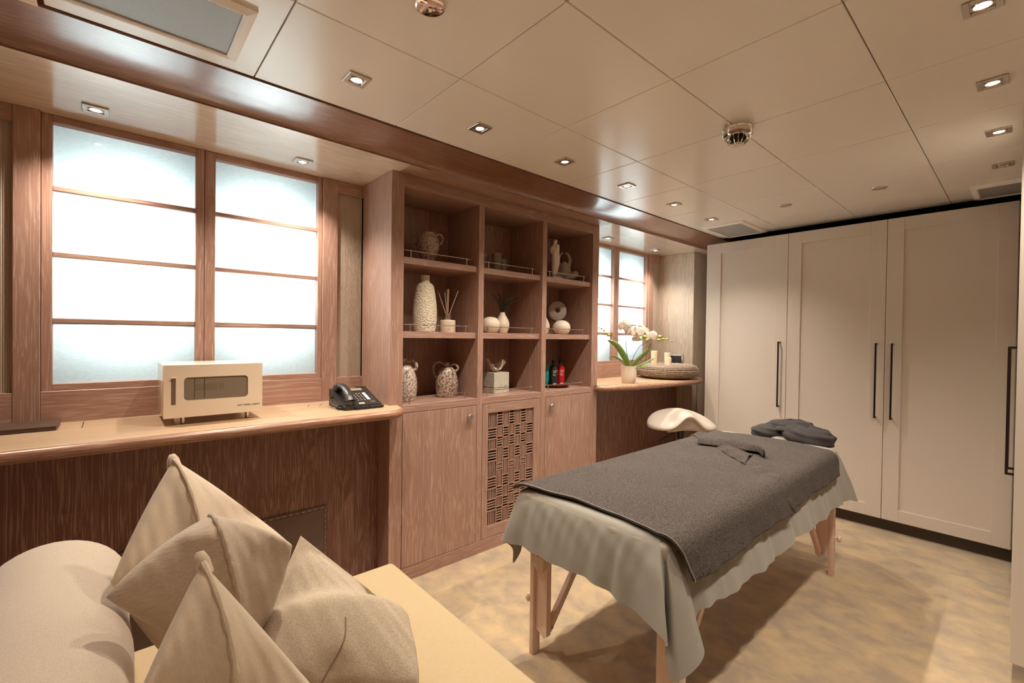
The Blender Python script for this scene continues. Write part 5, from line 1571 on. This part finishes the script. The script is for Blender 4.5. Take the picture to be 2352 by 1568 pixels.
# middle right: ring sculpture on ball, egg vase
c = (2.432, 2.225, S2)
dimpled(c, [(0, 0), (.030, 0), (.050, .010), (.063, .042), (.058, .072), (.038, .093), (.015, .101), (0, .102)], 'round ribbed cream ceramic vase beneath the stone ring, middle right shelf', ribs_=28, group='cream egg-shaped vases')
cz = (2.500, 2.335, S2)
t = thing('ring_sculpture', 'grey stone disc with an off-centre hole, standing behind the round vase', 'sculpture', cz)
ring_c = Vector((cz[0], cz[1], S2 + .176)); ax = (-e_f * .85 + e_r * .25).normalized(); au = Vector((0, 0, 1)); ar = au.cross(ax).normalized()
P = []
for k in range(48):
    a = 2 * PI * k / 48; d_ = ar * math.cos(a) + au * math.sin(a); row = []
    for (r, w) in ((.020, -.012), (.024, -.016), (.064, -.016), (.072, -.010), (.072, .010), (.064, .016), (.024, .016), (.020, .012)):
        off = au * .006 * (1 if r < .03 else 0)
        row.append(tuple(ring_c + off + d_ * r + ax * w))
    P.append(row)
part('disc', MB().grid(P, cu=True, cv=True), M['clay'], t, ang=40)
part('stand', MB().lathe([(0, 0), (.030, 0), (.030, .010), (.010, .016), (.009, .108), (0, .108)], cz, 24), M['clay'], t)
c = (2.302, 2.285, S2)
dimpled(c, [(0, 0), (.026, 0), (.036, .010), (.048, .045), (.046, .070), (.034, .100), (.020, .124), (.014, .134), (.011, .134), (0, .12)], 'dimpled cream teardrop vase half hidden behind the divider, middle right shelf', mat=M['dimple'])
# bottom right: tray with bottles and tube
c = (2.415, 2.285, S3)
single('tray', MB().lathe([(0, .006), (.09, .006), (.125, .022), (.128, .022), (.096, 0), (0, 0)], c, 48), plain('dark_wood_dish', (.16, .06, .035), .4), 'shallow round dark wooden dish under the bottles, bottom right shelf', 'tray', c)
def bottle(x, y, body, cap, label, h=.185, r=.030):
    c = (x, y, S3 + .0068)
    t = thing('bottle', label, 'bottle', c, group='cosmetic bottles on the wooden dish')
    m_ = plain('bottle_' + label.split()[0], body, .18, spec=.6, coat=.4)
    part('body', MB().lathe([(0, 0), (r * .93, 0), (r, .004), (r, .118), (r * .93, .132), (r * .6, .146), (r * .42, .152), (r * .40, .160), (0, .160)], c, 32), m_, t)
    part('cap', MB().lathe([(0, .160), (r * .46, .160), (r * .46, .172), (r * .52, .174), (r * .52, .186), (0, .187)], c, 28), cap, t)
    Mj = Matrix((e_r, Vector((0, 0, 1)), -e_f)).transposed().to_4x4()
    Mj.translation = Vector(c) + Vector((0, 0, .104)) - e_f * (r + .0006) + e_r * (-.006)
    text_part('lettering', 'OUP+', .0125, M['print'], t, Mj)
    for z, w in ((.098, .022), (.093, .020), (.083, .021), (.078, .018), (.073, .021)):
        Mj.translation = Vector(c) + Vector((0, 0, z)) - e_f * (r + .0004)
        part('print_line', MB().box(-.006, -.006 + w, 0, .0016, -.0002, .0004, M=Mj.copy()), M['print'], t)
    part('label', MB().box(-.004, .018, 0, .010, -.0002, .0006, M=Matrix((e_r, Vector((0, 0, 1)), -e_f)).transposed().to_4x4().__class__.Translation(Vector(c) + Vector((0, 0, .008)) - e_f * (r + .0004)) @ Matrix((e_r, Vector((0, 0, 1)), -e_f)).transposed().to_4x4()), M['print'], t)
bottle(2.418, 2.285, (.008, .022, .016), M['black_plastic'], 'dark green bottle with black cap in the middle of the dish')
bottle(2.494, 2.285, (.52, .006, .012), M['black_plastic'], 'bright red bottle with black cap on the right of the dish')
c = (2.345, 2.300, S3 + .013)
t = thing('cream_tube', 'teal cosmetic tube standing on its cap, left of the dark bottle', 'tube', c)
P = []
for z, a, b in ((.020, .026, .026), (.06, .027, .024), (.11, .028, .014), (.145, .029, .002), (.150, .029, .0015)):
    P.append([tuple(Vector(c) + e_r * a * math.cos(2 * PI * k / 24) + e_f * b * math.sin(2 * PI * k / 24) + Vector((0, 0, z))) for k in range(24)])
M['teal'] = plain('teal_plastic', (.004, .20, .19), .3)
part('sleeve', MB().grid(P, cv=True), M['teal'], t, ang=60)
part('cap', MB().lathe([(0, 0), (.022, 0), (.024, .020), (0, .020)], c, 24), M['teal'], t)
